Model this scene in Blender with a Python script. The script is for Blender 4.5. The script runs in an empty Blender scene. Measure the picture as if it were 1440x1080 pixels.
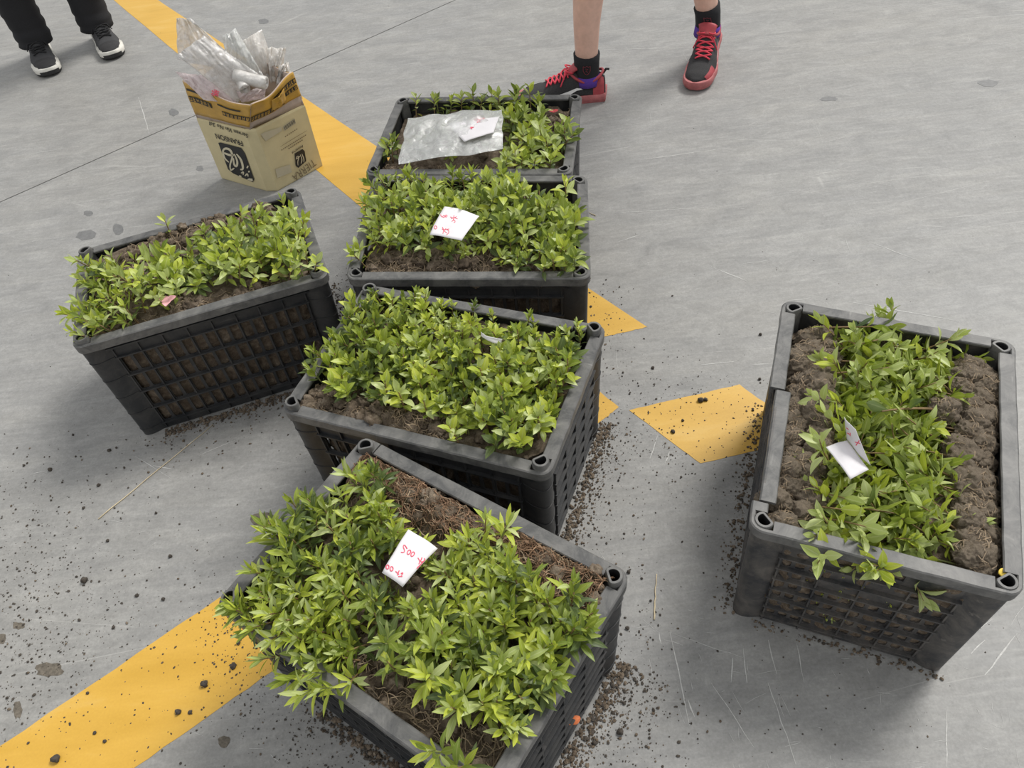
import bpy, bmesh, math, random
from mathutils import Vector, Matrix, noise
R = math.radians
rnd = random.Random(7)
SC = bpy.context.scene
COL = SC.collection

# ------------------------------------------------------------------ camera, world, sun, exposure
F_PX, PITCH, ROLL, CAM_H = 1086.8, R(48.08), R(-7.083), 1.2977
cp, sp, cr, sr = math.cos(PITCH), math.sin(PITCH), math.cos(ROLL), math.sin(ROLL)
FW = Vector((0, cp, -sp)); RT0 = Vector((1, 0, 0)); UP0 = Vector((0, sp, cp))
RT = cr * RT0 + sr * UP0
UP = -sr * RT0 + cr * UP0
CAM = Vector((0, 0, CAM_H))
cam = bpy.data.objects.new('camera', bpy.data.cameras.new('camera'))
COL.objects.link(cam)
cam.data.sensor_width = 36.0
cam.data.lens = 36.0 * F_PX / 1440.0
cam.data.clip_start = 0.02
m = Matrix.Identity(4)
for i in range(3):
    m[i][0], m[i][1], m[i][2], m[i][3] = RT[i], UP[i], -FW[i], CAM[i]
cam.matrix_world = m
SC.camera = cam

world = bpy.data.worlds.new('overcast'); SC.world = world
world.use_nodes = True
wn = world.node_tree
wn.nodes['Background'].inputs[0].default_value = (0.97, 0.985, 1.0, 1)
wn.nodes['Background'].inputs[1].default_value = 0.64

sun_d = bpy.data.lights.new('daylight', 'SUN')
sun_d.energy = 2.45; sun_d.angle = R(20); sun_d.color = (1.0, 0.975, 0.93)
sun = bpy.data.objects.new('daylight', sun_d); COL.objects.link(sun)
SUN_AZ, SUN_EL = math.atan2(0.62, 0.78), R(52)
sdir = Vector((math.cos(SUN_AZ) * math.cos(SUN_EL), math.sin(SUN_AZ) * math.cos(SUN_EL), math.sin(SUN_EL)))
sun.rotation_euler = sdir.to_track_quat('Z', 'Y').to_euler()
sun.location = sdir * 8

SC.view_settings.view_transform = 'Standard'
SC.view_settings.look = 'None'
SC.view_settings.gamma = 1.0
SC.view_settings.use_curve_mapping = False
SC.view_settings.exposure = 0.30

# ------------------------------------------------------------------ helpers
def ray(u, w):
    return (FW + RT * ((u - 720) / F_PX) + UP * (-(w - 540) / F_PX))

def at(u, w, z=0.0):
    d = ray(u, w)
    return CAM + d * ((z - CAM_H) / d.z)

def at_plane(u, w, p0, n):
    d = ray(u, w)
    return CAM + d * ((Vector(p0) - CAM).dot(n) / d.dot(n))

def nz(p, s, seed=0.0):
    return noise.noise(Vector((p[0] * s + seed, p[1] * s - seed * .7, p[2] * s + seed * 1.3)))

def link(name, data, mat=None, parent=None, loc=None, smooth=False):
    o = bpy.data.objects.new(name, data); COL.objects.link(o)
    if mat is not None and data is not None and not data.materials:
        data.materials.append(mat)
    if parent is not None: o.parent = parent
    if loc is not None: o.location = loc
    if smooth and data is not None:
        data.polygons.foreach_set('use_smooth', [True] * len(data.polygons))
    return o

class MB:
    """collects vertices and faces of one mesh"""
    def __init__(s): s.v = []; s.f = []; s.mi = []
    def add(s, verts, faces, mi=0):
        b = len(s.v); s.v += [tuple(p) for p in verts]
        s.f += [tuple(i + b for i in f) for f in faces]; s.mi += [mi] * len(faces)
    def box(s, p0, p1, fn=None):
        (x0, y0, z0), (x1, y1, z1) = p0, p1
        vs = [(x, y, z) for z in (z0, z1) for x, y in ((x0, y0), (x1, y0), (x1, y1), (x0, y1))]
        if fn: vs = [fn(*p) for p in vs]
        s.add(vs, [(3, 2, 1, 0), (4, 5, 6, 7), (0, 1, 5, 4), (1, 2, 6, 5), (2, 3, 7, 6), (3, 0, 4, 7)])
    def sweep(s, rings, closed=True, cap=True):
        n = len(rings[0]); vs = [p for r in rings for p in r]; fs = []
        m_ = n if closed else n - 1
        for i in range(len(rings) - 1):
            for j in range(m_):
                k = (j + 1) % n
                fs.append((i * n + j, i * n + k, (i + 1) * n + k, (i + 1) * n + j))
        if cap and closed:
            fs.append(tuple(range(n - 1, -1, -1))); fs.append(tuple(range((len(rings) - 1) * n, len(rings) * n)))
        s.add(vs, fs)
    def tube(s, pts, rad, sides=6, cap=True):
        pts = [Vector(p) for p in pts]; rings = []
        rr = rad if isinstance(rad, (list, tuple)) else [rad] * len(pts)
        t0 = (pts[1] - pts[0]).normalized()
        a = t0.orthogonal().normalized()
        for i, p in enumerate(pts):
            t = (pts[min(i + 1, len(pts) - 1)] - pts[max(i - 1, 0)])
            t = t.normalized() if t.length > 1e-9 else t0
            a = (a - t * a.dot(t)); a = a.normalized() if a.length > 1e-6 else t.orthogonal().normalized()
            b = t.cross(a)
            rings.append([p + (a * math.cos(q) + b * math.sin(q)) * rr[i] for q in [2 * math.pi * k / sides for k in range(sides)]])
        s.sweep(rings, True, cap)
    def grid(s, P, nu, nv, th=0.0):
        top = [[Vector(P(i / nu, j / nv)) for i in range(nu + 1)] for j in range(nv + 1)]
        vs = [p for r in top for p in r]; w = nu + 1
        fs = [(j * w + i, j * w + i + 1, (j + 1) * w + i + 1, (j + 1) * w + i) for j in range(nv) for i in range(nu)]
        if th > 0:
            nrm = []
            for j in range(nv + 1):
                for i in range(nu + 1):
                    du = top[j][min(i + 1, nu)] - top[j][max(i - 1, 0)]; dv = top[min(j + 1, nv)][i] - top[max(j - 1, 0)][i]
                    nn = du.cross(dv); nrm.append(nn.normalized() if nn.length > 1e-12 else Vector((0, 0, 1)))
            o = len(vs); vs = vs + [p - n_ * th for p, n_ in zip(vs, nrm)]
            fs += [tuple(o + q for q in reversed(f)) for f in list(fs)]
            edge = [i for i in range(w)] + [j * w + nu for j in range(1, nv + 1)] + [nv * w + i for i in range(nu - 1, -1, -1)] + [j * w for j in range(nv - 1, 0, -1)]
            for q in range(len(edge)):
                a_, b_ = edge[q], edge[(q + 1) % len(edge)]
                fs.append((b_, a_, o + a_, o + b_))
        s.add(vs, fs)
    def mesh(s, name):
        me = bpy.data.meshes.new(name); me.from_pydata(s.v, [], s.f); me.update()
        if any(s.mi): me.polygons.foreach_set('material_index', s.mi)
        return me
    def obj(s, name, mat, parent=None, smooth=False, fixn=True):
        me = s.mesh(name)
        if fixn:
            bm = bmesh.new(); bm.from_mesh(me); bmesh.ops.recalc_face_normals(bm, faces=bm.faces); bm.to_mesh(me); bm.free()
        mats = mat if isinstance(mat, (list, tuple)) else [mat]
        for k in mats: me.materials.append(k)
        return link(name, me, None, parent, None, smooth)

def auto_smooth(o, ang=40):
    """smooth faces, sharp edges above an angle"""
    me = o.data
    bm = bmesh.new(); bm.from_mesh(me)
    for e in bm.edges:
        e.smooth = not (len(e.link_faces) == 2 and e.calc_face_angle(0) > R(ang))
    for f in bm.faces: f.smooth = True
    bm.to_mesh(me); bm.free()

def tag(o, label, cat=None, group=None, kind=None):
    if label: o['label'] = label
    if cat: o['category'] = cat
    if group: o['group'] = group
    if kind: o['kind'] = kind
    return o

def empty(name, loc=(0, 0, 0), rz=0.0):
    o = bpy.data.objects.new(name, None); COL.objects.link(o)
    o.location = loc; o.rotation_euler = (0, 0, rz); o.empty_display_size = 0.05
    return o

# ------------------------------------------------------------------ materials
def new_mat(name):
    mt = bpy.data.materials.new(name); mt.use_nodes = True
    nt = mt.node_tree; b = nt.nodes['Principled BSDF']
    return mt, nt, b
def N(nt, t, **kw):
    n = nt.nodes.new(t)
    for k, v in kw.items():
        if k.startswith('i_'):
            n.inputs[int(k[2:]) if k[2:].isdigit() else k[2:]].default_value = v
        else: setattr(n, k, v)
    return n
def noise_n(nt, scale, detail=4, rough=.6, vec=None, dist=0.0):
    n = N(nt, 'ShaderNodeTexNoise'); n.inputs['Scale'].default_value = scale; n.inputs['Detail'].default_value = detail
    n.inputs['Roughness'].default_value = rough; n.inputs['Distortion'].default_value = dist
    if vec is not None: nt.links.new(vec, n.inputs['Vector'])
    return n
def ramp(nt, fac, stops):
    r = N(nt, 'ShaderNodeValToRGB'); e = r.color_ramp.elements
    while len(e) < len(stops): e.new(.5)
    for q, (p, c) in zip(e, stops):
        q.position = p; q.color = (c if len(c) == 4 else (*c, 1)) if isinstance(c, (tuple, list)) else (c, c, c, 1)
    nt.links.new(fac, r.inputs[0]); return r
def mix(nt, fac, a, b, mode='MIX'):
    x = N(nt, 'ShaderNodeMix', data_type='RGBA', blend_type=mode)
    for sock, v in ((x.inputs[0], fac), (x.inputs[6], a), (x.inputs[7], b)):
        if hasattr(v, 'is_linked'): nt.links.new(v, sock)
        elif isinstance(v, (tuple, list)): sock.default_value = (*v, 1) if len(v) == 3 else v
        else: sock.default_value = v
    return x.outputs[2]
def mapping(nt, src, scale=(1, 1, 1), rot=(0, 0, 0)):
    mp = N(nt, 'ShaderNodeMapping'); mp.inputs['Scale'].default_value = scale; mp.inputs['Rotation'].default_value = rot
    nt.links.new(src, mp.inputs['Vector']); return mp.outputs[0]
def bump(nt, b, h, strength=.3, dist=.002):
    bp = N(nt, 'ShaderNodeBump'); bp.inputs['Strength'].default_value = strength; bp.inputs['Distance'].default_value = dist
    nt.links.new(h, bp.inputs['Height']); nt.links.new(bp.outputs[0], b.inputs['Normal'])

def simple(name, col, rough=.6, var=.25, scale=60, bmp=.15, spec=.5, bdist=.001, coord='Object'):
    mt, nt, b = new_mat(name)
    tc = N(nt, 'ShaderNodeTexCoord')
    n1 = noise_n(nt, scale, 5, .65, tc.outputs[coord])
    lo = tuple(c * (1 - var) for c in col); hi = tuple(min(1, c * (1 + var)) for c in col)
    r = ramp(nt, n1.outputs[0], [(.3, lo), (.7, hi)])
    nt.links.new(r.outputs[0], b.inputs['Base Color'])
    b.inputs['Roughness'].default_value = rough; b.inputs['Specular IOR Level'].default_value = spec
    if bmp: bump(nt, b, n1.outputs[0], bmp, bdist)
    return mt

def floor_mat():
    mt, nt, b = new_mat('epoxy floor')
    tc = N(nt, 'ShaderNodeTexCoord'); P = tc.outputs['Object']
    big = noise_n(nt, .9, 4, .6, P)
    streak = noise_n(nt, 3.2, 6, .68, mapping(nt, P, (1.0, 5.0, 1), (0, 0, R(6))), .6)
    streak2 = noise_n(nt, 22, 4, .6, mapping(nt, P, (.5, 4.0, 1), (0, 0, R(-4))), .3)
    fine = noise_n(nt, 240, 3, .6, P)
    c = ramp(nt, streak.outputs[0], [(.28, (.222, .221, .216)), (.52, (.255, .252, .243)), (.76, (.300, .294, .277))]).outputs[0]
    c = mix(nt, ramp(nt, streak2.outputs[0], [(.45, 0), (.75, .55)]).outputs[0], c, (.325, .32, .305))
    c = mix(nt, ramp(nt, big.outputs[0], [(.45, 0), (.75, .35)]).outputs[0], c, (.30, .284, .25))
    blotch = noise_n(nt, 10, 8, .72, mapping(nt, P, (1, 1.7, 1), (0, 0, R(10))), .8)
    c = mix(nt, .55, c, ramp(nt, blotch.outputs[0], [(.25, .33), (.5, .5), (.75, .70)]).outputs[0], 'OVERLAY')
    grain = noise_n(nt, 95, 4, .75, P)
    c = mix(nt, .5, c, ramp(nt, grain.outputs[0], [(.25, .36), (.75, .64)]).outputs[0], 'OVERLAY')
    c = mix(nt, .35, c, mix(nt, fine.outputs[0], (.2, .2, .2), (.8, .8, .8)), 'OVERLAY')
    dark = noise_n(nt, 7, 2, .5, mapping(nt, P, (1, 2.2, 1)), .2)
    c = mix(nt, ramp(nt, dark.outputs[0], [(.70, 0), (.78, .45)]).outputs[0], c, (.17, .17, .17))
    # hair-thin scuffs
    for k, (rot, sc_, lo) in enumerate(((R(8), 1.0, .0022), (R(-35), .8, .0016), (R(70), .7, .0014))):
        v = N(nt, 'ShaderNodeTexVoronoi', feature='DISTANCE_TO_EDGE'); v.inputs['Scale'].default_value = 2.6 * sc_
        nt.links.new(mapping(nt, P, (.35, 3.0, 1), (0, 0, rot)), v.inputs['Vector'])
        gate = noise_n(nt, 1.7 + k, 3, .6, P)
        line = ramp(nt, v.outputs['Distance'], [(0, 1), (lo * 2.2, 0)]).outputs[0]
        g = ramp(nt, gate.outputs[0], [(.55, 0), (.66, .4)]).outputs[0]
        fac = mix(nt, 1.0, line, g, 'MULTIPLY')
        c = mix(nt, fac, c, (.52, .51, .48))
    nt.links.new(c, b.inputs['Base Color'])
    rg = ramp(nt, streak.outputs[0], [(.3, .42), (.7, .6)])
    nt.links.new(rg.outputs[0], b.inputs['Roughness'])
    b.inputs['Specular IOR Level'].default_value = .3
    bump(nt, b, fine.outputs[0], .06, .001)
    return mt

def yellow_mat():
    mt, nt, b = new_mat('yellow floor paint')
    P = N(nt, 'ShaderNodeTexCoord').outputs['Object']
    n1 = noise_n(nt, 4, 5, .6, mapping(nt, P, (1, 4, 1), (0, 0, R(6))), .4)
    c = ramp(nt, n1.outputs[0], [(.3, (.55, .315, .035)), (.55, (.61, .36, .05)), (.75, (.64, .41, .095))]).outputs[0]
    n2 = noise_n(nt, 14, 6, .7, P, .5)
    c = mix(nt, ramp(nt, n2.outputs[0], [(.66, 0), (.76, .6)]).outputs[0], c, (.40, .30, .14))
    n3 = noise_n(nt, 260, 3, .6, P)
    c = mix(nt, .2, c, mix(nt, n3.outputs[0], (.2, .2, .2), (.7, .7, .7)), 'OVERLAY')
    nt.links.new(c, b.inputs['Base Color']); b.inputs['Roughness'].default_value = .5
    bump(nt, b, n3.outputs[0], .05, .001)
    return mt

def plastic_mat(name, dark, worn, amount):
    mt, nt, b = new_mat(name)
    P = N(nt, 'ShaderNodeTexCoord').outputs['Object']
    n1 = noise_n(nt, 22, 6, .7, P, .6); n2 = noise_n(nt, 130, 4, .7, P)
    n3 = noise_n(nt, 60, 3, .6, mapping(nt, P, (.15, 1, 1)))
    f = ramp(nt, n1.outputs[0], [(.38, 0), (.68, amount)]).outputs[0]
    c = mix(nt, f, dark, worn)
    c = mix(nt, ramp(nt, n2.outputs[0], [(.58, 0), (.75, .5)]).outputs[0], c, worn)
    c = mix(nt, ramp(nt, n3.outputs[0], [(.66, 0), (.72, .35)]).outputs[0], c, tuple(min(1, q * 1.8) for q in worn))
    nt.links.new(c, b.inputs['Base Color'])
    b.inputs['Roughness'].default_value = .5; b.inputs['Specular IOR Level'].default_value = .4
    bump(nt, b, n2.outputs[0], .12, .001)
    return mt

def soil_mat(name, lo, mid, hi):
    mt, nt, b = new_mat(name)
    P = N(nt, 'ShaderNodeTexCoord').outputs['Object']
    n1 = noise_n(nt, 55, 6, .7, P, .4); n2 = noise_n(nt, 420, 4, .7, P); n3 = noise_n(nt, 12, 3, .5, P)
    c = ramp(nt, n1.outputs[0], [(.28, lo), (.5, mid), (.74, hi)]).outputs[0]
    c = mix(nt, .55, c, mix(nt, n2.outputs[0], (.05, .05, .05), (.8, .8, .8)), 'OVERLAY')
    c = mix(nt, ramp(nt, n3.outputs[0], [(.5, 0), (.7, .4)]).outputs[0], c, tuple(q * .55 for q in mid))
    nt.links.new(c, b.inputs['Base Color']); b.inputs['Roughness'].default_value = .95
    b.inputs['Specular IOR Level'].default_value = .15
    bump(nt, b, n2.outputs[0], .8, .003)
    return mt

def leaf_mat(name, a, b_, rib):
    """leaf blade: colour varies leaf by leaf, paler midrib, lets light through"""
    mt, nt, b = new_mat(name)
    oi = N(nt, 'ShaderNodeObjectInfo'); at_ = N(nt, 'ShaderNodeAttribute', attribute_name='tint')
    ad = N(nt, 'ShaderNodeMath', operation='ADD'); nt.links.new(oi.outputs['Random'], ad.inputs[0]); nt.links.new(at_.outputs['Fac'], ad.inputs[1])
    fr = N(nt, 'ShaderNodeMath', operation='FRACT'); nt.links.new(ad.outputs[0], fr.inputs[0])
    c = mix(nt, fr.outputs[0], a, b_)
    uv = N(nt, 'ShaderNodeUVMap', uv_map='leaf'); sx = N(nt, 'ShaderNodeSeparateXYZ'); nt.links.new(uv.outputs[0], sx.inputs[0])
    s1 = N(nt, 'ShaderNodeMath', operation='SUBTRACT'); nt.links.new(sx.outputs[0], s1.inputs[0]); s1.inputs[1].default_value = .5
    ab = N(nt, 'ShaderNodeMath', operation='ABSOLUTE'); nt.links.new(s1.outputs[0], ab.inputs[0])
    c = mix(nt, ramp(nt, ab.outputs[0], [(0, .7), (.09, 0)]).outputs[0], c, rib)
    # side veins
    vm = N(nt, 'ShaderNodeMath', operation='MULTIPLY_ADD'); nt.links.new(ab.outputs[0], vm.inputs[0]); vm.inputs[1].default_value = -.9; nt.links.new(sx.outputs[1], vm.inputs[2])
    vs = N(nt, 'ShaderNodeMath', operation='MULTIPLY'); nt.links.new(vm.outputs[0], vs.inputs[0]); vs.inputs[1].default_value = 55
    sn = N(nt, 'ShaderNodeMath', operation='SINE'); nt.links.new(vs.outputs[0], sn.inputs[0])
    c = mix(nt, ramp(nt, sn.outputs[0], [(.75, 0), (1, .25)]).outputs[0], c, rib)
    nt.links.new(c, b.inputs['Base Color']); b.inputs['Roughness'].default_value = .42; b.inputs['Specular IOR Level'].default_value = .45
    tr = N(nt, 'ShaderNodeBsdfTranslucent'); nt.links.new(mix(nt, .5, c, (.5, .62, .06)), tr.inputs[0])
    ms = N(nt, 'ShaderNodeMixShader'); ms.inputs[0].default_value = .28
    nt.links.new(b.outputs[0], ms.inputs[1]); nt.links.new(tr.outputs[0], ms.inputs[2])
    nt.links.new(ms.outputs[0], nt.nodes['Material Output'].inputs[0])
    return mt

def film_mat(name, tint, clear, gloss=.12, rough=.12):
    """thin crumpled plastic film: part clear, part milky, part shiny"""
    mt, nt, b = new_mat(name)
    b.inputs['Base Color'].default_value = (*tint, 1); b.inputs['Roughness'].default_value = .35
    P = N(nt, 'ShaderNodeTexCoord').outputs['Object']
    n1 = noise_n(nt, 46, 6, .62, P, 1.6)
    bp = N(nt, 'ShaderNodeBump'); bp.inputs['Strength'].default_value = .9; bp.inputs['Distance'].default_value = .006
    nt.links.new(n1.outputs[0], bp.inputs['Height'])
    n2 = noise_n(nt, 17, 4, .55, mapping(nt, P, (1, 2.2, 1.4), (.3, .2, R(35))), .9); n2.noise_type = 'RIDGED_MULTIFRACTAL'
    hs = N(nt, 'ShaderNodeMath', operation='ADD'); nt.links.new(n2.outputs[0], hs.inputs[0]); nt.links.new(n1.outputs[0], hs.inputs[1]); nt.links.new(hs.outputs[0], bp.inputs['Height'])
    tl = N(nt, 'ShaderNodeBsdfTranslucent'); tl.inputs[0].default_value = (*tint, 1)
    nt.links.new(bp.outputs[0], b.inputs['Normal'])
    m1 = N(nt, 'ShaderNodeMixShader'); m1.inputs[0].default_value = .55
    nt.links.new(b.outputs[0], m1.inputs[1]); nt.links.new(tl.outputs[0], m1.inputs[2])
    tp = N(nt, 'ShaderNodeBsdfTransparent')
    m2 = N(nt, 'ShaderNodeMixShader'); nt.links.new(ramp(nt, n1.outputs[0], [(.3, min(1, clear + .12)), (.7, max(0, clear - .2))]).outputs[0], m2.inputs[0])
    nt.links.new(m1.outputs[0], m2.inputs[1]); nt.links.new(tp.outputs[0], m2.inputs[2])
    gl = N(nt, 'ShaderNodeBsdfGlossy'); gl.inputs['Roughness'].default_value = rough; nt.links.new(bp.outputs[0], gl.inputs['Normal'])
    m3 = N(nt, 'ShaderNodeMixShader'); m3.inputs[0].default_value = gloss
    nt.links.new(m2.outputs[0], m3.inputs[1]); nt.links.new(gl.outputs[0], m3.inputs[2])
    nt.links.new(m3.outputs[0], nt.nodes['Material Output'].inputs[0])
    return mt

M = {}
M['floor'] = floor_mat(); M['yellow'] = yellow_mat()
M['joint'] = simple('joint filler', (.045, .042, .04), .9)
M['stain'] = simple('dried wet stain', (.15, .15, .148), .5, .2, 80, .05)
M['mudstain'] = simple('dried mud', (.125, .108, .085), .95, .45, 150, .5)
M['scratch'] = simple('scuffed paint', (.50, .495, .475), .7, .2, 200, .05)
M['rim'] = plastic_mat('worn top-lit crate rim', (.070, .070, .070), (.185, .180, .170), .9)  # scuffed plastic; light falling from above is also put into its grey
M['crate'] = plastic_mat('dark grey crate plastic', (.024, .0255, .028), (.066, .063, .060), .7)
M['crate_brown'] = plastic_mat('soil-stained crate plastic', (.036, .037, .040), (.135, .122, .108), .9)
M['inner'] = simple('unworn shaded hole plastic', (.014, .014, .015), .7, .2, 60, .1)  # unworn tube inside; the shade of the deep hole is in the colour
M['soil'] = soil_mat('potting soil', (.055, .041, .030), (.165, .127, .092), (.34, .28, .215))
M['rootball'] = soil_mat('root bound soil', (.10, .079, .058), (.275, .222, .165), (.52, .45, .35))
M['fibre'] = simple('root fibre', (.33, .25, .165), .9, .4, 60, 0)
M['fibre_red'] = simple('reddish root fibre', (.27, .165, .10), .9, .4, 60, 0)
M['crumb'] = simple('dark soil crumb', (.062, .052, .042), .95, .5, 200, .3)
M['stem'] = simple('young stem', (.23, .15, .07), .6, .35, 90, 0)
M['stem_g'] = simple('green stem', (.22, .24, .08), .6, .35, 90, 0)
M['l_top'] = leaf_mat('fresh leaf', (.54, .59, .072), (.37, .46, .048), (.60, .63, .22))
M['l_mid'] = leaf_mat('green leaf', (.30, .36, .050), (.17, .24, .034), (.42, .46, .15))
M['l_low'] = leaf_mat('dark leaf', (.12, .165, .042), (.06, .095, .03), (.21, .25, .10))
M['l_pale'] = leaf_mat('pale leaf', (.52, .58, .24), (.40, .48, .14), (.62, .66, .36))
M['l_red'] = leaf_mat('bronzed leaf', (.20, .15, .05), (.15, .17, .05), (.30, .22, .1))
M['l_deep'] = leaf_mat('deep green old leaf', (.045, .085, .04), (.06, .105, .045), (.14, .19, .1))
M['paper'] = simple('white note paper', (.72, .695, .71), .85, .04, 40, .1)
M['ink'] = simple('red marker ink', (.75, .10, .16), .7, .2, 200, 0)
M['film'] = film_mat('clear bag film', (.93, .94, .92), .34, .16, .16)
M['film_note'] = film_mat('clear bag film over a note', (.93, .94, .92), .60, .2, .14)
M['film_milky'] = film_mat('milky bag film', (.94, .92, .89), .16, .12, .2)
M['film_clear'] = film_mat('thin clear bag film', (.94, .92, .90), .46, .18, .14)
M['film_pink'] = film_mat('pinkish bag film', (.93, .84, .84), .15, .1, .25)
M['card'] = simple('cream printed cardboard', (.60, .515, .30), .7, .07, 20, .08)
M['card_in'] = simple('bare greyish pink cardboard', (.47, .38, .32), .85, .12, 40, .1)
M['tape'] = simple('yellow brown packing tape', (.50, .29, .05), .3, .15, 30, .05)
M['black'] = simple('black print', (.018, .017, .016), .55, .2, 40, 0)
M['cream'] = simple('cream print', (.62, .56, .40), .6, .05, 40, 0)
M['grey_print'] = simple('faint brown print', (.20, .155, .09), .7, .1, 40, 0)
M['white_label'] = simple('pale sticker', (.50, .45, .32), .5, .06, 40, 0)
M['skin'] = simple('skin', (.68, .43, .335), .55, .1, 35, .06)
M['sock'] = simple('black sock knit', (.012, .012, .014), .9, .3, 300, .2)
M['purple'] = simple('purple sock knit', (.09, .035, .28), .9, .2, 300, .2)
M['maroon'] = simple('dull red print', (.16, .03, .04), .9, .2, 300, 0)
M['mesh_black'] = simple('black shoe mesh', (.028, .027, .028), .85, .5, 420, .4)
M['shoe_grey'] = simple('charcoal shoe mesh', (.04, .04, .042), .85, .35, 420, .4)
M['shoe_red'] = simple('red shoe panel', (.35, .045, .055), .6, .2, 60, .1)
M['sole_red'] = simple('faded red rubber sole', (.42, .13, .13), .6, .25, 40, .1)
M['sole_white'] = simple('white foam sole', (.70, .68, .62), .6, .1, 40, .05)
M['sole_black'] = simple('black rubber sole', (.02, .02, .02), .7, .2, 40, .05)
M['lace_red'] = simple('red lace', (.62, .05, .08), .8, .15, 200, .2)
M['lace_black'] = simple('black lace', (.014, .014, .015), .9, .2, 200, .2)
M['white'] = simple('white print', (.75, .74, .72), .5, .05, 40, 0)
M['trouser'] = simple('black trouser cloth', (.010, .010, .012), .85, .3, 260, .2)
M['shorts'] = simple('dark shorts cloth', (.05, .05, .06), .85, .2, 200, .2)
M['shirt'] = simple('grey shirt cloth', (.25, .26, .28), .9, .1, 200, .2)
M['hair'] = simple('black hair', (.015, .013, .012), .6, .3, 200, .3)
M['pink'] = simple('pink petal', (.78, .40, .42), .6, .12, 80, .05)
M['orange'] = simple('orange dry leaf', (.60, .17, .06), .7, .2, 80, .1)
M['ypetal'] = simple('yellow leaf scrap', (.80, .58, .08), .6, .1, 80, .05)
M['redpet'] = simple('red petal', (.45, .05, .05), .6, .2, 80, .05)
M['straw'] = simple('dry straw', (.60, .50, .33), .8, .2, 80, .1)

# ------------------------------------------------------------------ floor: two cast slabs with a sawn joint, painted stripes on top
ja, jb = Vector((-1.828 * .8333, 2.64 * .8333, 0)), Vector((-.045 * .8333, 3.97 * .8333, 0))
jd = (jb - ja).normalized(); jn = Vector((-jd.y, jd.x, 0))
floor = empty('floor'); floor['kind'] = 'structure'
def slab(side):
    mb = MB(); e = 12.0
    a0 = ja - jd * e; b0 = jb + jd * e
    off = jn * (.0022 * side)
    q = [a0 + off, b0 + off, b0 + jn * e * side, a0 + jn * e * side]
    mb.add([(p.x, p.y, 0) for p in q] + [(p.x, p.y, -.05) for p in q],
           [(0, 1, 2, 3), (7, 6, 5, 4)] + [(i, (i + 1) % 4, 4 + (i + 1) % 4, 4 + i) for i in range(4)])
    return mb.obj('slab', M['floor'], floor)
slab(1); slab(-1)
mb = MB()
q = [ja - jd * 12 - jn * .004, jb + jd * 12 - jn * .004, jb + jd * 12 + jn * .004, ja - jd * 12 + jn * .004]
mb.add([(p.x, p.y, -.003) for p in q] + [(p.x, p.y, -.02) for p in q], [(0, 1, 2, 3), (7, 6, 5, 4)] + [(i, (i + 1) % 4, 4 + (i + 1) % 4, 4 + i) for i in range(4)])
mb.obj('joint_filler', M['joint'], floor)

def flat(pts, name, mat, th=.0006, rag=0.0, sub=1):
    """a thin painted or dried patch on the floor with a slightly uneven edge"""
    out = []
    for i, p in enumerate(pts):
        a, b = Vector(p), Vector(pts[(i + 1) % len(pts)])
        for k in range(sub):
            c = a.lerp(b, k / sub)
            out.append((c.x + rnd.uniform(-rag, rag), c.y + rnd.uniform(-rag, rag)))
    mb = MB(); n = len(out)
    mb.add([(x, y, th) for x, y in out] + [(x, y, 0) for x, y in out], [tuple(range(n))] + [(i, (i + 1) % n, n + (i + 1) % n, n + i) for i in range(n)])
    return mb.obj(name, mat, floor)

def g(u, w): p = at(u, w); return (p.x, p.y)
# the long stripe runs from beyond the box, under the row of crates, and breaks off; a short piece carries on
def on_line(p0, p1, y): t = (y - p0[1]) / (p1[1] - p0[1]); return (p0[0] + t * (p1[0] - p0[0]), y)
lA, lB = g(160, 0), g(500, 285); rA, rB = g(222, 0), g(910, 460)
far = 6.0
flat([on_line(lA, lB, far), on_line(lA, lB, 1.262), g(835, 477), g(910, 460), on_line(rA, rB, far)], 'stripe', M['yellow'], .0007, .0012, 24)
c4 = g(985, 652); c5 = g(1062, 634); c6 = (c5[0] + (c5[0] - c4[0]) * .55, c5[1] + (c5[1] - c4[1]) * .55)
r1 = g(1040, 541); r2 = g(1069, 562); rr = (r2[0] + (r2[0] - r1[0]) * 2.6, r2[1] + (r2[1] - r1[1]) * 2.6)
flat([g(885, 577), c4, c6, rr, r1], 'stripe', M['yellow'], .0007, .001, 12)
u0, u1 = Vector(g(0, 1050)), Vector(g(310, 840)); w0, w1 = Vector(g(190, 1080)), Vector(g(386, 942))
tip = Vector(g(870, 573)); up_end = tip + (Vector(g(849, 555)) - tip) * 3.6
ue = u0 + (u1 - u0) * 2.35
flat([u0 - (u1 - u0) * 3, w0 - (w1 - w0) * 4, w0, w1, Vector(g(851, 588)), tip, up_end, ue, u1, u0], 'stripe', M['yellow'], .0007, .0012, 10)

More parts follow.
